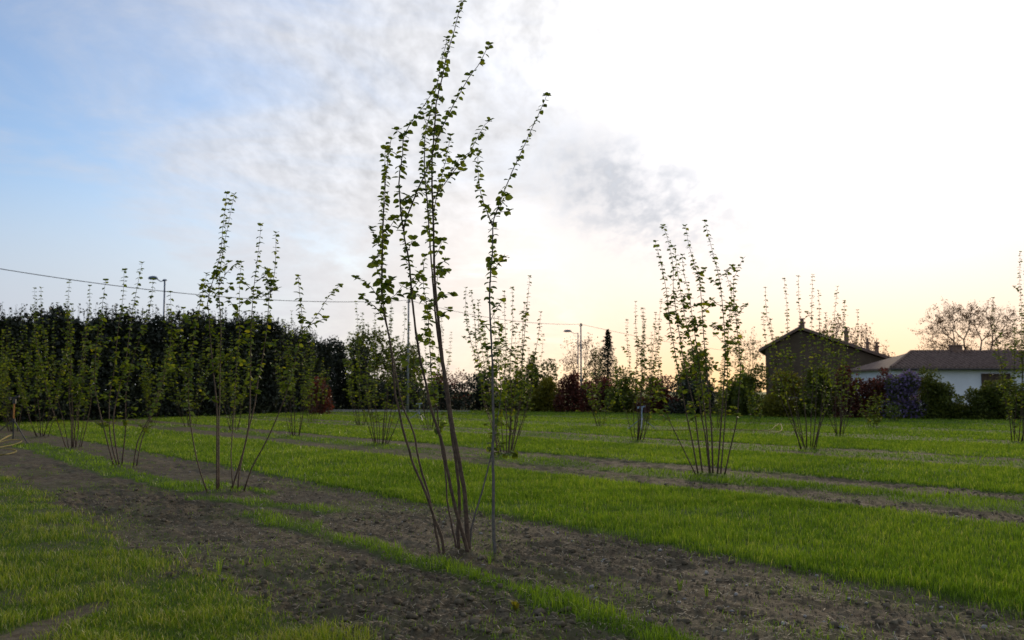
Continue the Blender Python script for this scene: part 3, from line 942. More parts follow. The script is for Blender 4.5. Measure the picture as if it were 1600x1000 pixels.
def auto(label, bpx, bpy_, tips, n, lod, leaf, spacing, hgt=4.6, wide=1.3, ntw=6, seed=0, group='multi-stemmed hazels planted in rows', t0=0.3):
    random.seed(seed + int(bpx) * 7 + int(bpy_))
    leaf *= 0.96; spacing *= .85; t0 += .05; n += 2
    b0 = gp(bpx, bpy_); Y0 = b0[1]
    b0[2] = gz(b0[0], b0[1])
    stems = []
    for i in range(n):
        a = 6.283 * i / n + random.uniform(-.4, .4)
        q = np.array((math.cos(a), math.sin(a), 0))
        foot = b0 + q * random.uniform(0.06, 0.22); foot[2] = b0[2] - 0.03
        if i < len(tips):
            tip = at(tips[i][0], tips[i][1], Y0 + random.uniform(-.7, .7))
            foot[0] = b0[0] + np.clip((tip[0] - b0[0]) * 0.2, -.3, .3)
        else:
            tip = b0 + q * wide * random.uniform(0.45, 1.0) + np.array((0, 0, hgt * random.uniform(0.62, 1.0)))
        pts = []
        for k in range(7):
            t = k / 6
            e = 1 - (1 - t) ** 1.5
            p = foot + (tip - foot) * np.array((e, e, t)) + (np.array((random.uniform(-.05, .05), random.uniform(-.05, .05), 0)) if 0 < k < 6 else 0)
            pts.append(p)
        L = np.linalg.norm(tip - foot)
        stems.append((pts, random.uniform(.010, .015) * max(0.5, min(1, L / 4)), .0025, t0 + random.uniform(-.06, .1)))
    return hazel(label, b0, stems, lod, leaf, spacing, ntw, group=group)


auto('hazel of the front row between the sprinkler and the lamp hazel', 115, 701, [(140, 447), (112, 476), (128, 520), (102, 476), (160, 500), (150, 540)], 8, 1, .095, .13, ntw=9)
auto('pale hazel just behind the tripod sprinkler', 65, 684, [(54, 451), (90, 474), (40, 510), (75, 500), (22, 530), (105, 520)], 9, 2, .11, .15, ntw=10)
auto('hazel at the left picture edge before the tall dark hedge', 22, 674, [(10, 500), (35, 496), (-10, 520), (50, 530)], 8, 2, .12, .17, ntw=10)
auto('hazel cut by the left picture edge, farthest in the front row', -12, 667, [(4, 520), (-20, 510)], 8, 2, .12, .18, ntw=10)
auto('hazel behind the lamp hazel, in front of the tall dark hedge', 296, 667, [(300, 540), (330, 520), (262, 545), (285, 510), (318, 560)], 8, 2, .12, .16, ntw=9)
auto('hazel half hidden behind the stems of the two-tipped hazel', 366, 673, [(372, 520), (340, 530), (392, 530)], 7, 2, .11, .15, ntw=9)
auto('far hazel before the tall dark hedge, left of the two-tipped hazel', 238, 661, [(246, 560), (228, 555), (260, 570)], 7, 2, .13, .19, ntw=8)
auto('slim hazel alone on the grass right of the two-tipped hazel', 462, 682, [(442, 500), (455, 520), (480, 515), (490, 530), (430, 540)], 7, 2, .105, .14, ntw=8)
auto('farther hazel close behind the slim one, against the end of the tall hedge', 487, 659, [(480, 540), (505, 560), (515, 575)], 7, 2, .12, .18, 4.0, ntw=8)
auto('wide hazel just left of the tallest one, many straight stems from the lawn', 594, 695, [(556, 472), (566, 490), (545, 520), (640, 505), (632, 480), (612, 468), (652, 530), (585, 490)], 9, 2, .095, .12, ntw=8)
auto('small far hazel between the wide hazel and the gravel path', 563, 665, [(560, 520), (548, 545), (580, 530), (590, 560)], 7, 2, .12, .18, ntw=7)
auto('hazel right behind the tallest one, with pale stems rooted beside the lawn', 792, 712, [(728, 450), (736, 455), (800, 450), (788, 456), (820, 474), (748, 470), (812, 520), (756, 510), (772, 480)], 9, 1, .09, .115, ntw=8)
auto('low far hazel seen between the crooked stems of the tallest one', 672, 671, [(664, 500), (650, 520), (690, 490), (705, 520), (640, 560), (630, 580)], 7, 2, .11, .16, ntw=6)
auto('far hazel hidden behind the one right of the tallest', 803, 682, [(806, 520), (826, 545), (790, 540)], 6, 2, .11, .16, ntw=6)
auto('hazel left of the fan-shaped one, a pale sprinkler showing through its stems', 996, 689, [(993, 472), (1005, 482), (980, 500), (1026, 530), (1008, 500), (1018, 520), (962, 560), (1032, 560)], 9, 2, .10, .12, ntw=9)
auto('far thin hazel before the red hedge', 938, 666, [(915, 570), (960, 565), (935, 560), (950, 590), (925, 600)], 7, 2, .12, .18, 3.2, ntw=5)
auto('far small hazel seen through the stems of the fan-shaped one', 1118, 670, [(1130, 560), (1095, 590), (1140, 580)], 6, 2, .11, .17, 3.4, ntw=6)
auto('hazel before the farmhouse, its leafy tips above the chimney', 1266, 703, [(1225, 436), (1196, 450), (1247, 432), (1270, 430), (1279, 455), (1192, 490), (1222, 520), (1204, 500), (1290, 490)], 9, 2, .095, .12, ntw=4)
auto('hazel right of the farmhouse gable, before the red shrubs', 1311, 681, [(1290, 490), (1300, 505), (1340, 485), (1325, 520), (1318, 540)], 7, 2, .105, .15, ntw=4)
auto('leafy hazel at the right picture edge', 1592, 692, [(1594, 394), (1552, 466), (1602, 420), (1585, 500), (1570, 540), (1612, 460), (1622, 480), (1560, 560)], 9, 2, .10, .11, ntw=11)
GS = 'young low hazels at the far end of the lawn'
auto('young low hazel before the red shrubs, close to the far hedge', 1363, 667, [], 5, 2, .12, .13, 1.7, .6, 4, 1, GS, .15)
auto('young low hazel on the lawn left of the farmhouse corner', 1180, 661, [], 4, 2, .12, .13, 2.2, .5, 4, 2, GS, .2)
auto('tiny young hazel at the foot of the lilac bush', 1396, 659, [], 4, 2, .12, .13, 1.0, .4, 3, 3, GS, .1)


# ------------------------------------------------------------------ leaf clouds for hedges and bushes
def lobes_cloud(lobes, n, size, shell=0.55):
    """points in a union of ellipsoids, mostly towards the surface"""
    lobes = np.asarray(lobes)
    vol = np.cbrt(np.prod(lobes[:, 3:], axis=1)) ** 2
    pick = rng.choice(len(lobes), n, p=vol / vol.sum())
    d = rng.normal(0, 1, (n, 3)); d /= np.linalg.norm(d, axis=1, keepdims=True)
    r = shell + (1 - shell) * rng.random(n) ** 0.6
    r *= 1 + 0.18 * rng.normal(0, 1, n) * (rng.random(n) < 0.25)
    return lobes[pick, :3] + d * r[:, None] * lobes[pick, 3:], d


def cloud(name, lobes, n, size, mat, parent, off, zmin=0.02, shell=0.55, tint=None):
    p, d = lobes_cloud(lobes, n, size, shell)
    k = p[:, 2] > zmin
    p, d = p[k], d[k]
    axs = d * 0.7 + rng.normal(0, 0.6, p.shape)
    sz = size * rng.uniform(0.6, 1.4, len(p))
    tt = np.clip(rng.beta(2, 3, len(p)) + 0.25 * (vnoise(p[:, 0] * 1.3 + p[:, 1], p[:, 2] * 1.3) - 0.5), 0, 1) if tint is None else np.clip(rng.normal(tint, 0.15, len(p)), 0, 1)
    v, f, t = leaf_mesh(p - off, axs, sz, tt, LEAF_LO)
    return tag(npmesh(name, v, f, 3, mat, parent, attrs={'tint': t}), kind='stuff')


def shoots(lobes, n, lmin, lmax, mb):
    pts, ax = [], []
    lobes = np.asarray(lobes)
    for _ in range(n):
        L = lobes[random.randrange(len(lobes))]
        a = random.uniform(0, 6.28); q = random.uniform(0, .8)
        p = L[:3] + np.array((math.cos(a) * q, math.sin(a) * q, 0.85 * math.sqrt(1 - q * q))) * L[3:]
        l = random.uniform(lmin, lmax)
        tip = p + np.array((random.uniform(-.12, .12), random.uniform(-.12, .12), 1)) * l
        mb.tube([p - np.array((0, 0, .4)), tip], [0.012, 0.004], 3, False)
        for k in range(int(l / 0.11)):
            t = random.random() ** 0.8
            pts.append(p + (tip - p) * t + np.array((random.uniform(-.06, .06), random.uniform(-.06, .06), 0)))
            ax.append((random.uniform(-1, 1), random.uniform(-1, 1), random.uniform(.0, .9)))
    return np.array(pts), np.array(ax)


def tall_hedge():
    # plan line of the hedge foot
    line = [gp(-160, 672), gp(0, 662), gp(150, 656.5), gp(300, 651), gp(425, 646.5), gp(524, 641.0)]
    tops = [486, 491, 490, 491, 497, 528]
    P, cum = along(line)
    root = empty('tall_hedge', (*line[2][:2], 0))
    tag(root, 'tall dark evergreen hedge along the left side of the field', 'hedge')
    off = np.array((*line[2][:2], 0))
    lob, mbT, prof = [], [], []
    s = 0.0
    while s < cum[-1]:
        p, d = at_len(P, cum, s)
        i = min(max(np.searchsorted(cum, s) - 1, 0), len(line) - 2)
        t = (s - cum[i]) / (cum[i + 1] - cum[i])
        py = tops[i] + (tops[i + 1] - tops[i]) * t
        H = at(800 + p[0] / p[1] * F, py + 6, p[1] + 1.3)[2]
        nrm = np.array((-d[1], d[0], 0))
        c = p + nrm * 1.5
        prof.append((c, d, nrm, H))
        lob.append((c[0], c[1], H * .9, .7, .7, H * .08))
        mbT.append((c, H))
        s += 1.15
    n = 130000
    k = rng.integers(0, len(prof), n)
    cc = np.array([q[0] for q in prof])[k]; dd = np.array([q[1] for q in prof])[k]; nn = np.array([q[2] for q in prof])[k]; HH = np.array([q[3] for q in prof])[k]
    sl = rng.uniform(-.6, .6, n); sg = k * 1.15 + sl
    zf = rng.random(n) ** 0.85
    Ht = HH * (0.74 + 0.42 * fbm(sg * .8, sg * 0 + 3.3, 5))
    z = zf * Ht
    wid = (1.55 - 1.0 * np.clip(zf - .55, 0, 1) ** 1.2) * (0.72 + 0.6 * fbm(sg * .7, z * .7, 3))
    side = np.where(rng.random(n) < .62, -1, 1) * rng.random(n) ** .55
    p = cc + dd * sl[:, None] + nn * (side * wid)[:, None]; p[:, 2] = z + rng.normal(0, .08, n)
    p = p[p[:, 2] > .05]
    n = len(p)
    ax = rng.normal(0, .7, (n, 3)) + np.array((0, 0, .35))
    tn = np.clip(rng.beta(2, 3.2, n) + .5 * (vnoise(p[:, 0] * .9 + p[:, 1] * .6, p[:, 2] * 1.1) - .5), 0, 1)
    v, f, t = leaf_mesh(p - off, ax, rng.uniform(.12, .30, n), tn, LEAF_LO)
    tag(npmesh('crown', v, f, 3, M['evergreen'], root, attrs={'tint': t}), kind='stuff')
    mb = MB()
    pts, ax = shoots(lob, 520, 0.3, 1.05, mb)
    tag(mb.build('twigs', M['trunk'], root, off=off), kind='stuff')
    v, f, t = leaf_mesh(pts - off, ax, rng.uniform(.09, .16, len(pts)), rng.uniform(.2, 1, len(pts)), LEAF_LO)
    tag(npmesh('shoot_leaves', v, f, 3, M['evergreen'], root, attrs={'tint': t}), kind='stuff')
    for c, H in mbT[::2]:
        m2 = MB()
        m2.tube([c + np.array((0, 0, -.05)), c + np.array((.05, 0, H * .4)), c + np.array((-.05, .05, H * .85))], [.11, .08, .03], 6)
        m2.build('trunk', M['trunk'], root, off=off)


tall_hedge()


def bush(name, label, cat, px0, px1, top, basepy, mat, Y=None, n=2600, leaf=0.17, depth=None, lob_n=9, group=None, tops=None, extra=None, trunk=True, low=0.0, shoot=0, rough=1.0):
    b0 = gp((px0 + px1) / 2, basepy)
    if Y is None: Y = b0[1]
    cx = ((px0 + px1) / 2 - 800) / F * Y
    # exact x at this depth
    cx = at((px0 + px1) / 2, 600, Y)[0]
    hw = (at(px1, 600, Y)[0] - at(px0, 600, Y)[0]) / 2
    H = at((px0 + px1) / 2, top, Y)[2]
    dp = depth or max(1.0, min(hw, 2.2))
    yc = Y + dp
    H = at((px0 + px1) / 2, top, yc)[2]
    root = empty(name, (cx, yc, 0)); tag(root, label, cat, group)
    off = np.array((cx, yc, 0))
    lob = []
    for i in range(lob_n):
        fx = random.uniform(-.68, .68)
        z = random.uniform(max(low + .12, .18), .80) * H
        e = math.sqrt(max(.15, 1 - fx * fx * .8))
        r = random.uniform(.26, .44)
        lob.append((cx + fx * hw, yc + random.uniform(-.5, .5) * dp, z * (0.55 + .45 * e), max(.35, hw * r * 1.15), max(.35, dp * .65), H * random.uniform(.17, .26)))
    if low <= 0.05:
        for i in range(4):
            lob.append((cx + (-.66 + .44 * i) * hw, yc, H * .18, hw * .42, dp * .8, H * .2))
    # keep the outline at the height seen
    mxz = max(l[2] + l[5] for l in lob)
    lob = [(l[0], l[1], l[2] * H / mxz, l[3], l[4], l[5] * H / mxz) for l in lob]
    cloud('crown', lob, n, leaf, mat, root, off, max(0.03, low * H), 0.4)
    if extra:
        m2, n2, l2, ti = extra
        cloud('blossom' if m2 is M['lilac'] else 'young_leaves', [(l[0], l[1] - dp * .12, l[2] * 1.02, l[3] * 1.04, l[4] * 1.04, l[5] * 1.04) for l in lob], n2, l2, m2, root, off, 0.1, 0.8, ti)
    if shoot:
        mb = MB()
        pts, ax = shoots(lob, shoot, .2, .7, mb)
        tag(mb.build('twigs', M['trunk'], root, off=off), kind='stuff')
        v, f, t = leaf_mesh(pts - off, ax, rng.uniform(.08, .14, len(pts)), rng.uniform(.2, 1, len(pts)), LEAF_LO)
        tag(npmesh('shoot_leaves', v, f, 3, mat, root, attrs={'tint': t}), kind='stuff')
    for i in range(2 + lob_n // 4):
        mb = MB()
        a = np.array((cx + random.uniform(-.4, .4) * hw, yc + random.uniform(-.3, .3), -.04))
        e = np.array(lob[i % len(lob)][:3])
        mb.tube([a, a * .5 + e * .5 + np.array((0, 0, .1)), e], [.05, .04, .015], 5)
        mb.build('trunk', M['trunk'], root, off=off)
    return root


GH = 'shrubs of the mixed far hedge'
random.seed(21)
bush('evergreen_bush', 'dark low evergreen at the end of the tall hedge', 'bush', 498, 580, 528, 640.5, M['evergreen'], n=11000, leaf=.22, group=GH, shoot=30)
bush('red_bush', 'small rusty bush at the foot of the tall hedge end', 'bush', 478, 515, 588, 642.5, M['red'], Y=68, n=1500, leaf=.16, group=GH)
bush('round_tree', 'olive green tree behind the wide hazel, above the path', 'tree', 528, 605, 507, 640, M['green'], Y=92, n=5200, leaf=.26, lob_n=14, group='trees beyond the field', shoot=40)
bush('round_tree', 'lower olive tree left of the first power pole', 'tree', 595, 660, 536, 640, M['green'], Y=93, n=4200, leaf=.26, lob_n=12, group='trees beyond the field', shoot=30)
bush('dark_bush', 'dark hedge bush below the first power pole', 'bush', 560, 668, 580, 641, M['evergreen'], n=6000, leaf=.2, group=GH)
bush('red_bush', 'red-tipped bush right behind the crooked stems of the tallest hazel', 'bush', 662, 740, 578, 642, M['red'], Y=88, n=4200, leaf=.18, group=GH, shoot=20)
bush('dark_bush', 'blackish green hedge bush below the red-tipped one', 'bush', 662, 735, 598, 642, M['evergreen'], n=3600, leaf=.18, group=GH)
bush('dark_bush', 'blackish hedge bush behind the straight grey stem', 'bush', 725, 800, 580, 642, M['evergreen'], n=5000, leaf=.18, group=GH)
bush('dark_bush', 'dark hedge bush left of the yellow-green one', 'bush', 785, 835, 584, 643, M['green'], n=3600, leaf=.18, group=GH)
bush('round_tree', 'dome-shaped green tree rising over the far hedge', 'tree', 815, 872, 558, 642, M['green'], Y=84, n=5200, leaf=.2, group='trees beyond the field')
bush('yellow_bush', 'yellow-green hedge bush under the dome-shaped tree', 'bush', 826, 880, 586, 643.5, M['yellow'], n=4200, leaf=.17, group=GH)
bush('red_bush', 'dark red hedge bush left of the second power pole', 'bush', 868, 912, 581, 644, M['red'], n=4000, leaf=.17, group=GH, shoot=15)
bush('red_bush', 'dark red hedge bush at the foot of the second power pole', 'bush', 905, 965, 588, 644.5, M['red'], n=4600, leaf=.17, group=GH)
bush('dark_bush', 'rounded dark green hedge bush below the dark conifer', 'bush', 950, 1010, 573, 645.5, M['green'], n=5000, leaf=.17, group=GH)
bush('red_bush', 'low dark red hedge bush behind the fan-shaped hazel', 'bush', 1000, 1072, 586, 646.5, M['red'], n=4800, leaf=.17, group=GH)
bush('round_tree', 'dark rounded tree behind the fan-shaped hazel, against the glow', 'tree', 1060, 1136, 541, 647, M['green'], Y=72, n=6500, leaf=.19, lob_n=14, group='trees beyond the field', shoot=20)
bush('dark_bush', 'dark green bush at the foot of the rounded tree', 'bush', 1050, 1135, 592, 648, M['evergreen'], n=4200, leaf=.17, group=GH)
bush('dark_bush', 'loose dark bush filling the gap left of the farmhouse', 'bush', 1125, 1180, 590, 649, M['green'], n=5200, leaf=.16, group=GH)
bush('round_tree', 'green tree hiding the left corner of the farmhouse', 'tree', 1152, 1212, 568, 650, M['green'], Y=63, n=4600, leaf=.16, group='trees beyond the field')
bush('yellow_bush', 'rounded golden-green bush before the farmhouse wall', 'bush', 1200, 1266, 580, 652.5, M['yellow'], n=5200, leaf=.15, group=GH)
bush('green_bush', 'tall green bush before the middle of the farmhouse', 'bush', 1256, 1322, 570, 653, M['green'], n=4800, leaf=.15, group=GH, shoot=20)
bush('red_bush', 'wine-red bush before the right half of the farmhouse', 'bush', 1312, 1362, 567, 653.5, M['red'], n=4600, leaf=.14, group=GH)
bush('red_bush', 'brownish red bush between the wine-red one and the lilac', 'bush', 1352, 1404, 574, 654, M['red'], n=4200, leaf=.14, group=GH)
bush('lilac_bush', 'mauve flowering lilac bush at the end of the white wall', 'bush', 1390, 1452, 580, 655, M['green'], n=5600, leaf=.13, group=GH, extra=(M['lilac'], 3000, .13, .6))
bush('green_bush', 'upright dark green bush right of the lilac', 'bush', 1448, 1486, 574, 655.5, M['green'], n=2800, leaf=.13, group=GH, shoot=16)
bush('loose_bush', 'thin loose bush before the white wall, right of the dark upright one', 'bush', 1464, 1542, 597, 656, M['green'], n=9000, leaf=.12, group=GH, shoot=24)
bush('loose_bush', 'thin green bush before the dark opening of the low building', 'bush', 1524, 1580, 596, 656.3, M['green'], n=6200, leaf=.12, group=GH, shoot=24)
bush('loose_bush', 'dense green bush at the right picture edge', 'bush', 1566, 1640, 592, 656.6, M['green'], n=6000, leaf=.13, group=GH, shoot=20)


# ------------------------------------------------------------------ branching trees
def bare_tree(label, px, Y, top, halfw_px, trunk_h, leafmat, nleaf, leaf, seed, group='trees beyond the field', r0=.22, depth=5, flat=0.75, name='broadleaf_tree'):
    random.seed(seed)
    b0 = at(px, 600, Y); b0[2] = 0
    H = at(px, top, Y)[2]
    W = halfw_px / F * Y
    root = empty(name, b0); tag(root, label, 'tree', group)
    mt, mc = MB(), MB()
    tips = []
    mt.tube([(0, 0, -.05), (.08, 0, trunk_h * .5), (0, 0, trunk_h)], [r0 * 1.15, r0, r0 * .85], 7)

    cz = trunk_h + (H - trunk_h) * .42
    npt = {4: 70, 5: 150, 6: 640}[depth]
    q = rng.normal(0, 1, (npt * 2, 3)); q /= np.linalg.norm(q, axis=1, keepdims=True)
    q *= (0.45 + 0.55 * rng.random(npt * 2) ** .5)[:, None] * (0.82 + .36 * rng.random(npt * 2))[:, None]
    q = q * np.array((W, W * .85, (H - trunk_h) * .58)) + np.array((0, 0, cz))
    q = q[q[:, 2] > trunk_h * .8][:npt]

    def grow(p, P_, r):
        if len(P_) == 0: return
        c = P_.mean(0)
        if len(P_) <= 2:
            for t_ in P_:
                m_ = (p + t_) / 2 + rng.normal(0, .06, 3) * np.linalg.norm(t_ - p)
                mc.tube([p, m_, t_], [max(.012, r), max(.01, r * .8), .007], 3, False)
                for k in range(3): tips.append((p + (t_ - p) * (1 - .6 * random.random() ** 1.5), t_ - p))
            return
        e = p + (c - p) * random.uniform(.34, .5)
        m_ = (p + e) / 2 + rng.normal(0, .05, 3) * np.linalg.norm(e - p)
        mc.tube([p, m_, e], [r, r * .85, r * .74], 5 if r > .05 else 4, False)
        d_ = P_ - c
        ax_ = np.linalg.svd(d_, full_matrices=False)[2][0]
        k = d_ @ ax_ > random.uniform(-.1, .1)
        for sub in (P_[k], P_[~k]):
            grow(e, sub, max(.012, r * (0.45 + .5 * (len(sub) / len(P_)) ** .5) * .85))
    top0 = np.array((0, 0, trunk_h * .97))
    az_ = np.arctan2(q[:, 1], q[:, 0])
    for k in range(4):
        grow(top0, q[(az_ >= -math.pi + k * math.pi / 2) & (az_ < -math.pi + (k + 1) * math.pi / 2)], r0 * .5)
    fit = lambda a_: a_
    mt.build('trunk', M['trunk'], root, smooth=True)
    tag(mc.build('limbs', M['trunk'], root, smooth=True), kind='stuff')
    TP = fit(np.array([t[0] for t in tips]))
    i = rng.integers(0, len(TP), nleaf)
    p = TP[i] + rng.normal(0, leaf * 1.3, (nleaf, 3))
    v, f, t = leaf_mesh(p, rng.normal(0, 1, (nleaf, 3)), leaf * rng.uniform(.5, 1.3, nleaf), np.clip(rng.beta(2, 2, nleaf), 0, 1), LEAF_LO)
    tag(npmesh('crown', v, f, 3, leafmat, root, attrs={'tint': t}), kind='stuff')


bare_tree('big wide-crowned tree behind the low building, twigs showing', 1522, 112, 466, 84, 4.2, M['brown_leaf'], 17000, .14, 5, r0=.34, depth=6, flat=1.1)
bare_tree('thin sparse tree behind the second power pole', 908, 101, 522, 34, 2.5, M['brown_leaf'], 1600, .16, 8, r0=.13, depth=5, flat=.6)
bare_tree('slim leafy tree between the sparse tree and the conifer', 934, 104, 538, 16, 2.5, M['green'], 1200, .18, 9, r0=.12, depth=4, flat=.45)
bare_tree('small tree glowing behind the farmhouse ridge', 1298, 112, 484, 26, 4.5, M['brown_leaf'], 900, .22, 10, r0=.15, depth=4, flat=.7)
bare_tree('small glowing tree behind the middle chimneys of the farmhouse', 1343, 112, 502, 26, 4.0, M['brown_leaf'], 1000, .22, 12, r0=.15, depth=4, flat=.7)
bare_tree('small glowing tree behind the lowest chimneys of the farmhouse', 1374, 114, 524, 22, 3.0, M['brown_leaf'], 800, .2, 13, r0=.14, depth=4, flat=.7)
bare_tree('feathery tree left of the farmhouse, lit from behind', 1166, 98, 506, 30, 2.2, M['green'], 1300, .18, 14, r0=.12, depth=5, flat=.6)
bare_tree('small airy tree far behind the hedge near the dome-shaped tree', 802, 118, 566, 20, 1.6, M['green'], 700, .2, 15, r0=.12, depth=4, flat=.6)


def conifer(label, px, Y, top, halfw):
    random.seed(3)
    b0 = at(px, 600, Y); b0[2] = 0
    H = at(px, top, Y)[2]; W = halfw / F * Y
    root = empty('conifer', b0); tag(root, label, 'tree', 'trees beyond the field')
    mb = MB(); mb.tube([(0, 0, -.05), (0, 0, H * .5), (.03, 0, H)], [.16, .1, .02], 6)
    mb.build('trunk', M['trunk'], root)
    pos, ax = [], []
    br = MB()
    for i in range(150):
        z = H * (0.12 + .87 * (i / 150))
        L = 2.5 * W * (1.0 - z / H + .012) ** 0.95 * random.uniform(.45, 1.2)
        a = i * 2.4
        d = np.array((math.cos(a), math.sin(a), -.18))
        br.tube([(0, 0, z), tuple(np.array((0, 0, z)) + d * L)], [.02, .008], 3, False)
        for k in range(34):
            t = random.random() ** .7
            pos.append(np.array((0, 0, z)) + d * L * t + np.array([random.gauss(0, .02 + .12 * (1 - z / H)) for _ in range(3)]))
            ax.append(d + np.array([random.gauss(0, .6) for _ in range(3)]))
    tag(br.build('branches', M['trunk'], root), kind='stuff')
    n = len(pos)
    v, f, t = leaf_mesh(np.array(pos), np.array(ax), rng.uniform(.09, .20, n), rng.random(n), LEAF_LO)
    tag(npmesh('crown', v, f, 3, M['evergreen'], root, attrs={'tint': t}), kind='stuff')


conifer('dark pointed conifer over the far hedge, right of the power pole', 950, 99, 514, 15)


# ------------------------------------------------------------------ buildings
def farmhouse():
    Y = 84.0
    base = at(1290, 600, Y); base[2] = 0
    root = empty('farmhouse', base)
    tag(root, 'old two-storey farmhouse with low tiled roof and chimneys against the sunset', 'house')
    th0 = math.atan2(base[0], base[1]); D0 = math.hypot(base[0], base[1])
    root.rotation_euler = (0, 0, -th0)
    X = lambda px: D0 * math.tan(math.atan((px - 800) / F) - th0)
    Z = lambda py: at(1290, py, Y)[2]
    xl, xr, xa = X(1196), X(1388), X(1251)
    zl, zr, za = Z(541), Z(560), Z(511)
    dep = 13.0
    mb = MB()
    prof = [(xl, -.05), (xr, -.05), (xr, zr - .25), (xa, za - .28), (xl, zl - .22)]
    n = len(prof)
    vs = [(x, 0, z) for x, z in prof] + [(x, dep, z) for x, z in prof]
    fs = [tuple(range(n)), tuple(range(2 * n - 1, n - 1, -1))] + [(i, i + n, (i + 1) % n + n, (i + 1) % n) for i in range(n)]
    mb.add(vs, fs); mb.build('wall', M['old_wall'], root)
    roof = None
    for (x0, z0, x1, z1, nm) in ((xl - .55, zl - .28, xa, za, 0), (xa, za, xr + .5, zr - .16, 1)):
        m = MB()
        th = .16
        m.add([(x0, -.45, z0), (x1, -.45, z1), (x1, dep + .4, z1), (x0, dep + .4, z0), (x0, -.45, z0 - th), (x1, -.45, z1 - th), (x1, dep + .4, z1 - th), (x0, dep + .4, z0 - th)],
              [(0, 1, 2, 3), (7, 6, 5, 4), (0, 4, 5, 1), (1, 5, 6, 2), (2, 6, 7, 3), (3, 7, 4, 0)])
        # rows of curved tiles running down the slope
        L = math.hypot(x1 - x0, z1 - z0); k = int((dep + .8) / .32)
        for i in range(k):
            yy = -.40 + i * .32
            m.tube([(x0, yy, z0 + .02), (x1, yy, z1 + .02)], .085, 6)
        r = m.build('roof', M['tile'], root)
        if roof is None: roof = r
        else: roof2 = r
    m = MB(); m.tube([(xa, -.5, za + .06), (xa, dep + .45, za + .06)], .13, 8); m.build('ridge_tile', M['tile'], root)

    def chim(px, top, y, w, par):
        x = X(px)
        zs = (za + (zr - .16 - za) * (x - xa) / (xr + .5 - xa)) if x > xa else (za + (zl - za) * (xa - x) / (xa - xl))
        zt = Z(top) + (y) * 0.001
        m = MB(); m.box((x, y, (zs - .4 + zt) / 2), (w, w, zt - zs + .4))
        m.box((x, y, zt + .05), (w + .16, w + .16, .12)); m.box((x, y, zt + .24), (w * .7, w * .7, .26)); m.box((x, y, zt + .40), (w + .1, w + .1, .07))
        m.build('chimney', M['chimney'], par)
    chim(1254, 503, 1.2, .42, roof2); chim(1324, 517, 2.2, .36, roof2); chim(1357, 536, 1.6, .28, roof2); chim(1373, 541, 3.0, .34, roof2)
    m = MB(); m.box((X(1262), -.02, 1.05), (1.1, .08, 2.2)); m.build('door', M['wood'], root)


farmhouse()


def low_building():
    Y = 72.0
    base = at(1500, 600, Y); base[2] = 0
    root = empty('low_building', base)
    tag(root, 'long low white building with brown tiled roof at the right', 'building')
    X = lambda px: at(px, 600, Y)[0] - base[0]
    Z = lambda py, yy=0.0: at(1500, py, Y + yy)[2]
    x0, x1 = X(1397), X(1640)
    ze = Z(575); dep = 9.0
    zr = Z(550, 4.2)
    mb = MB(); mb.box(((x0 + x1) / 2, dep / 2, (ze - .05) / 2), (x1 - x0, dep, ze + .05)); mb.build('wall', M['render_wall'], root)
    # roof: long slope towards us with a hipped left end
    m = MB()
    rx0 = X(1388); rx1 = x1 + .5; hx = X(1462)
    e = -.6; b = dep + .6; ym = dep * .48
    vs = [(rx0, e, ze), (rx1, e, ze), (rx1, ym, zr), (hx, ym, zr), (rx0, b, ze), (rx1, b, ze)]
    th = .14
    top = [(0, 1, 2, 3), (3, 2, 5, 4), (0, 3, 4)]
    vs2 = vs + [(x, y, z - th) for x, y, z in vs]
    bot = [tuple(i + 6 for i in reversed(f)) for f in top]
    m.add(vs2, top + bot + [(1, 0, 6, 7), (5, 1, 7, 11), (2, 1, 7, 8), (4, 5, 11, 10), (0, 4, 10, 6), (1, 5, 2)])
    k = int((rx1 - rx0) / .34)
    for i in range(1, k):
        x = rx0 + i * .34
        t = min(1.0, (x - rx0) / (hx - rx0))
        m.tube([(x, e - .02, ze + .03), (x, e + (ym - e) * t, ze + (zr - ze) * t + .03)], .085, 5)
    roof = m.build('roof', M['tile'], root)
    m = MB(); m.tube([(rx0, e, ze + .05), (hx, ym, zr + .05), (rx1, ym, zr + .05)], .12, 7); m.build('ridge_tile', M['tile'], roof)
    m = MB(); m.box((X(1537), ym, zr + .15), (.8, .6, .7)); m.box((X(1537), ym, zr + .52), (.95, .75, .1)); m.build('chimney', M['chimney'], roof)
    m = MB(); m.tube([(rx0, e - .06, ze - .10), (rx1, e - .06, ze - .10)], .07, 6); m.build('gutter', M['dark_metal'], root)
    # garage opening, windows
    def opening(pa, pb, pt, zb, nm, mat):
        xa, xb = X(pa), X(pb); zt = Z(pt)
        mm = MB(); mm.box(((xa + xb) / 2, -.01, (zt + zb) / 2), (xb - xa, .08, zt - zb)); o = mm.build(nm, mat, root)
        mm = MB()
        mm.box(((xa + xb) / 2, -.05, zt + .05), (xb - xa + .24, .12, .12)); mm.box((xa - .06, -.05, (zt + zb) / 2), (.12, .12, zt - zb)); mm.box((xb + .06, -.05, (zt + zb) / 2), (.12, .12, zt - zb))
        if nm == 'window': mm.box(((xa + xb) / 2, -.06, zb - .05), (xb - xa + .3, .16, .1)); mm.box(((xa + xb) / 2, -.055, (zt + zb) / 2), (.07, .05, zt - zb))
        mm.build('frame', M['wood'], o)
        return o
    g = opening(1536, 1576, 586, -.02, 'garage_door', M['wood'])
    opening(1424, 1444, 592, 1.0, 'window', M['glass'])


low_building()

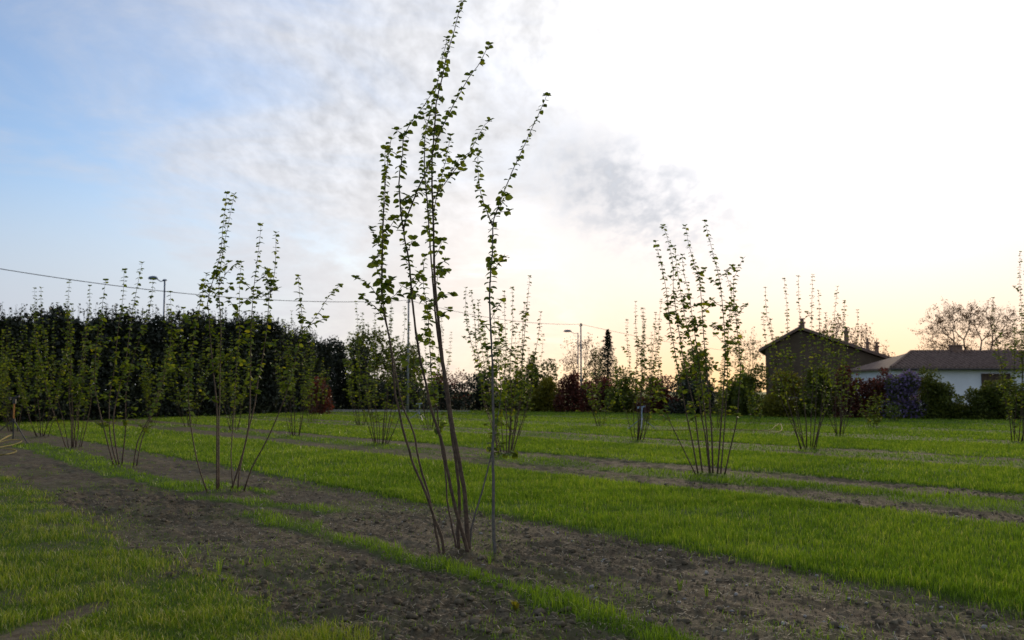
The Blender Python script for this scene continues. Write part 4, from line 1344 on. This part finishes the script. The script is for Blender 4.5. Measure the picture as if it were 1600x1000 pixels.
# ------------------------------------------------------------------ gravel path, fence
pa = [gp(498, 644.2, .0), gp(735, 643.6, .0), gp(735, 640.4, .0), gp(480, 640.2, .0)]
mb = MB()
N = 16
for i in range(N + 1):
    t = i / N
    a = pa[0] * (1 - t) + pa[1] * t; c = pa[3] * (1 - t) + pa[2] * t
    mb.v += [(a[0], a[1] + random.uniform(-.3, .3), .03), (c[0], c[1], .03)]
for i in range(N):
    mb.f.append((i * 2, i * 2 + 2, i * 2 + 3, i * 2 + 1))
tag(mb.build('path', M['gravel']), 'pale gravel path along the far edge of the field', None, kind='structure')


def fence():
    a = gp(1130, 648.5); c = gp(1640, 654.5)
    a[1] += 1.2; c[1] += 1.2
    root = empty('wire_fence', (a[0], a[1], 0)); tag(root, 'thin wire fence with slim posts along the far shrubs', 'fence')
    n = 14
    d = (c - a)
    for i in range(n + 1):
        p = d * i / n
        m = MB(); m.tube([(p[0], p[1], -.05), (p[0], p[1], 1.35)], .03, 6); m.build('post', M['dark_metal'], root)
    for z in (.25, .7, 1.2):
        m = MB(); m.tube([(0, 0, z), (d[0], d[1], z)], .008, 4); m.build('wire', M['steel'], root)


fence()


# ------------------------------------------------------------------ street lamps, poles, cables
def disc_head(mb, c, rx, ry, h, n=14):
    prof = [(1.0, 0), (.96, .35), (.72, .8), (.3, 1.0)]
    vs, fs = [], []
    for (r, z) in prof:
        for k in range(n):
            a = 6.283 * k / n
            vs.append((c[0] + rx * r * math.cos(a), c[1] + ry * r * math.sin(a), c[2] + h * z))
    for i in range(len(prof) - 1):
        for k in range(n):
            fs.append((i * n + k, i * n + (k + 1) % n, (i + 1) * n + (k + 1) % n, (i + 1) * n + k))
    fs.append(tuple(range(n - 1, -1, -1))); fs.append(tuple(range((len(prof) - 1) * n, len(prof) * n)))
    mb.add(vs, fs)


def street_lamp(label, px, py_top, headpx, headpy, Y, twin=True, r=.055):
    t = at(px, py_top, Y); h = at(headpx, headpy, Y)
    root = empty('street_lamp', (t[0], t[1], 0)); tag(root, label, 'street lamp', 'street lamps')
    off = np.array((t[0], t[1], 0)); t = t - off; h = h - off
    m = MB(); m.tube([(0, 0, -.05), (0, 0, t[2] * .5), (0, 0, t[2])], [r * 1.5, r * 1.2, r], 8); m.build('pole', M['blue_lamp'], root, smooth=True)
    m = MB(); m.tube([(0, 0, t[2] - .02), (h[0] * .35, 0, t[2] - .08), (h[0] * .7, 0, t[2] + (h[2] - t[2]) * .6), (h[0] * .85, 0, h[2] + .05)], .03, 6); m.build('arm', M['blue_lamp'], root, smooth=True)
    m = MB(); w = abs(h[0]) * .42; disc_head(m, (h[0], 0, h[2] - .08), w, w * .7, .2); hd = m.build('lamp_head', M['blue_lamp'], root)
    m = MB(); disc_head(m, (h[0], 0, h[2] - .12), w * .7, w * .5, .035); m.build('lens', M['glass'], hd)
    if twin:
        m = MB(); disc_head(m, (0, 0, t[2] - .02), .17, .17, .1); m.build('pole_cap', M['blue_lamp'], root)


street_lamp('blue-grey street lamp with one arm above the tall hedge', 257.5, 438, 239, 434, 66)
street_lamp('dark curved street lamp beside the second power pole', 903, 520, 887, 517, 97, False, .05)


def pole(label, px, top, Y, r=.11):
    t = at(px, top, Y)
    root = empty('power_pole', (t[0], t[1], 0)); tag(root, label, 'pole', 'power poles')
    m = MB(); m.tube([(0, 0, -.05), (0, 0, t[2] * .5), (0, 0, t[2])], [r * 1.35, r * 1.15, r * .9], 8); m.build('shaft', M['concrete'], root, smooth=True)
    m = MB(); m.box((0, 0, t[2] - .25), (.34, .16, .07)); m.tube([(.1, 0, t[2] - .2), (.1, 0, t[2] - .02)], .035, 6); m.build('insulator', M['dark_metal'], root)
    return t


P1 = pole('slim power pole between the wide hazel and the tallest hazel', 638.5, 467, 74, .075)
P2 = pole('power pole over the red hedge, beside the curved street lamp', 907.5, 505, 95, .075)


def cable(label, a, c, sag, r=.022):
    a = np.asarray(a, float); c = np.asarray(c, float)
    pts = []
    for i in range(41):
        t = i / 40
        p = a + (c - a) * t; p[2] -= sag * 4 * t * (1 - t); pts.append(p)
    root = MB(); root.tube(pts, r, 5)
    o = root.build('power_cable', M['wire'])
    tag(o, label, 'cable', 'overhead cables')


P0 = at(-260, 372, 42)
pole('power pole beyond the left picture edge carrying the cable', -260, 370, 42, .10)
cable('long black cable crossing the left sky to the first power pole', P0, P1 - np.array((0, 0, .1)), 1.05, .020)
cable('cable sagging between the two power poles', P1 - np.array((0, 0, .1)), P2 - np.array((0, 0, .1)), .55, .018)
P3 = at(1275, 556, 160)
cable('cable running from the second pole towards the farmhouse', P2 - np.array((0, 0, .1)), P3, .9, .018)


# ------------------------------------------------------------------ tripod sprinklers and hoses
def sprinkler(label, px, py, height, mats, spread=.75, rot=.3):
    b0 = gp(px, py); z = gz(b0[0], b0[1])
    root = empty('tripod_sprinkler', (b0[0], b0[1], z)); tag(root, label, 'sprinkler', 'tripod sprinklers')
    hub = height * .48
    for k in range(3):
        a = rot + 2.094 * k
        m = MB()
        lx, ly = math.cos(a) * spread, math.sin(a) * spread
        lz = gz(b0[0] + lx, b0[1] + ly) - z - .02
        m.tube([(math.cos(a) * .03, math.sin(a) * .03, hub), (lx, ly, lz)], .018, 6)
        m.tube([(lx * .98, ly * .98, lz + .02), (lx * 1.04, ly * 1.04, lz)], .03, 6)
        m.build('leg', M[mats[0]], root)
    m = MB(); m.tube([(0, 0, .12), (0, 0, hub + .05)], .022, 7); m.tube([(0, 0, hub - .06), (0, 0, hub + .06)], .045, 8); m.build('collar', M[mats[0]], root)
    m = MB(); m.tube([(0, 0, hub), (0, 0, height * .86)], .026, 7); m.build('riser', M[mats[1]], root)
    m = MB()
    m.tube([(0, 0, height * .84), (0, 0, height * .97)], [.05, .045], 8)
    m.tube([(0, 0, height * .94), (.16, -.02, height * 1.02)], [.03, .018], 7)
    m.tube([(-.13, .0, height * .96), (.1, 0, height * 1.0)], .014, 6)
    m.box((-.15, 0, height * .955), (.07, .05, .08)); m.box((.13, 0, height * 1.0), (.03, .07, .05))
    m.build('sprinkler_head', M[mats[2]], root)


sprinkler('dark tripod sprinkler with an orange riser at the left picture edge', 20, 692, 1.45, ('dark_metal', 'brass', 'dark_metal'), .82, -.55)
sprinkler('pale blue tripod sprinkler showing through the hazel left of the fan-shaped one', 1003, 672, .98, ('steel', 'blue_plastic', 'blue_plastic'), .75, .35)
sprinkler('tiny pale sprinkler by the far path, between the crooked stems', 655, 657, .95, ('steel', 'blue_plastic', 'blue_plastic'), .7, .9)


def hose(label, pts, r=.02):
    W = []
    for px, py, z in pts:
        p = gp(px, py, 0.0)
        p[2] = gz(p[0], p[1]) + r * .8 + z
        W.append(p)
    W = catmull(W, .12)
    m = MB(); m.tube(W, r, 6)
    tag(m.build('garden_hose', M['hose'], smooth=True), label, 'hose', 'yellow hoses')


hose('loose loops of yellow hose at the left picture edge', [(-40, 706, 0), (-10, 697, .03), (8, 692, .16), (18, 686, .12), (4, 690, .05), (-18, 698, .03), (-6, 696, .06), (16, 694, .12), (34, 693, .08), (22, 696, .02), (-14, 703, .02), (-30, 708, .02), (-8, 707, .1), (12, 709, .12), (26, 708, .06), (10, 711, .02), (-30, 713, 0)], .016)
hose('yellow hose lying across the far lawn behind the fan-shaped hazel', [(1008, 672, .0), (1040, 674, .03), (1080, 673.5, .03), (1120, 673.5, .03), (1150, 674, .04), (1180, 675, .05), (1202, 675.5, .05), (1212, 673.5, .18), (1219, 672, .24), (1222, 675, .08), (1214, 677, .02), (1204, 678, .02)], .018)


# ------------------------------------------------------------------ single weeds and straw bits near the camera
def weed(label, px, py, n, h, w, mat, seed, flat=.6, group='weeds standing out on the bare soil', name='grass_tuft'):
    random.seed(seed)
    b0 = gp(px, py); z = gz(b0[0], b0[1])
    mb = MB()
    root = empty(name, (b0[0], b0[1], z)); tag(root, label, 'weed', group)
    for i in range(n):
        a = random.uniform(0, 6.28); L = h * random.uniform(.6, 1.15)
        d = np.array((math.cos(a), math.sin(a), 0)); s = np.array((-d[1], d[0], 0)) * w / 2
        p0 = d * .01 + np.array((0, 0, -.006)); p1 = d * L * flat * .4 + np.array((0, 0, L * .65)); p2 = d * L * flat + np.array((0, 0, L * random.uniform(.5, .95)))
        m = MB()
        m.add([p0 - s * .5, p0 + s * .5, p1 + s, p1 - s, p2], [(0, 1, 2, 3), (3, 2, 4)])
        o = m.build('leaf', M[mat], root)
        at_ = o.data.attributes.new('tint', 'FLOAT', 'POINT'); at_.data.foreach_set('value', [random.uniform(.2, .8)] * 5)


weed('long-bladed grass tuft at the lawn edge, left of the middle', 290, 868, 16, .20, .007, 'grass', 1, 1.2)
weed('upright grass tuft on the lawn edge below the long-bladed one', 343, 892, 14, .19, .007, 'grass', 2, .5)
weed('small yellow-green broad-leaved weed at the bottom of the picture', 806, 948, 9, .10, .028, 'yellow', 3, .9, name='broadleaf_weed')
weed('soft green tuft on the soil right of the tallest hazel', 1062, 918, 26, .13, .005, 'grass', 4, .5)
weed('green tuft on bare soil right of the soft one', 1104, 928, 18, .12, .005, 'grass', 5, .45)
weed('pale leaning weed on the dark soil in the lower left', 415, 884, 9, .13, .009, 'lawn', 6, 1.0)
weed('thin tuft at the edge of the sown grass on the right', 1422, 925, 6, .10, .006, 'straw', 7, .5)
weed('grass tuft beside the foot of the tallest hazel', 765, 880, 14, .12, .005, 'grass', 8, .5)


def straw(label, px, py, n, seed):
    random.seed(seed)
    b0 = gp(px, py); z = gz(b0[0], b0[1])
    m = MB()
    for i in range(n):
        a = random.uniform(0, 6.28); L = random.uniform(.07, .16)
        e = np.array((math.cos(a) * L, math.sin(a) * L * .6, random.uniform(.02, .10)))
        s0 = np.array((random.uniform(-.03, .03), random.uniform(-.03, .03), .0))
        m.tube([s0, s0 + e * .5 + np.array((0, 0, .02)), s0 + e], [.003, .003, .0015], 4)
    o = m.build('dry_stalk', M['straw']); o.location = (b0[0], b0[1], z + .002)
    tag(o, label, 'stalk', 'dry stalks lying on the soil')


straw('forked pale dry stalk low on the right-hand soil', 1100, 953, 3, 1)
straw('pale dry stalk standing beside the forked one', 1153, 950, 2, 2)
straw('single bleached stalk on the soil left of the forked one', 995, 910, 2, 3)
straw('slanting straw near the bottom edge, right of the forked stalk', 1322, 977, 2, 4)
straw('short straw on soil at the foot of the tallest hazel', 748, 862, 2, 5)
straw('bleached straw bit on the far right soil', 1232, 975, 2, 6)
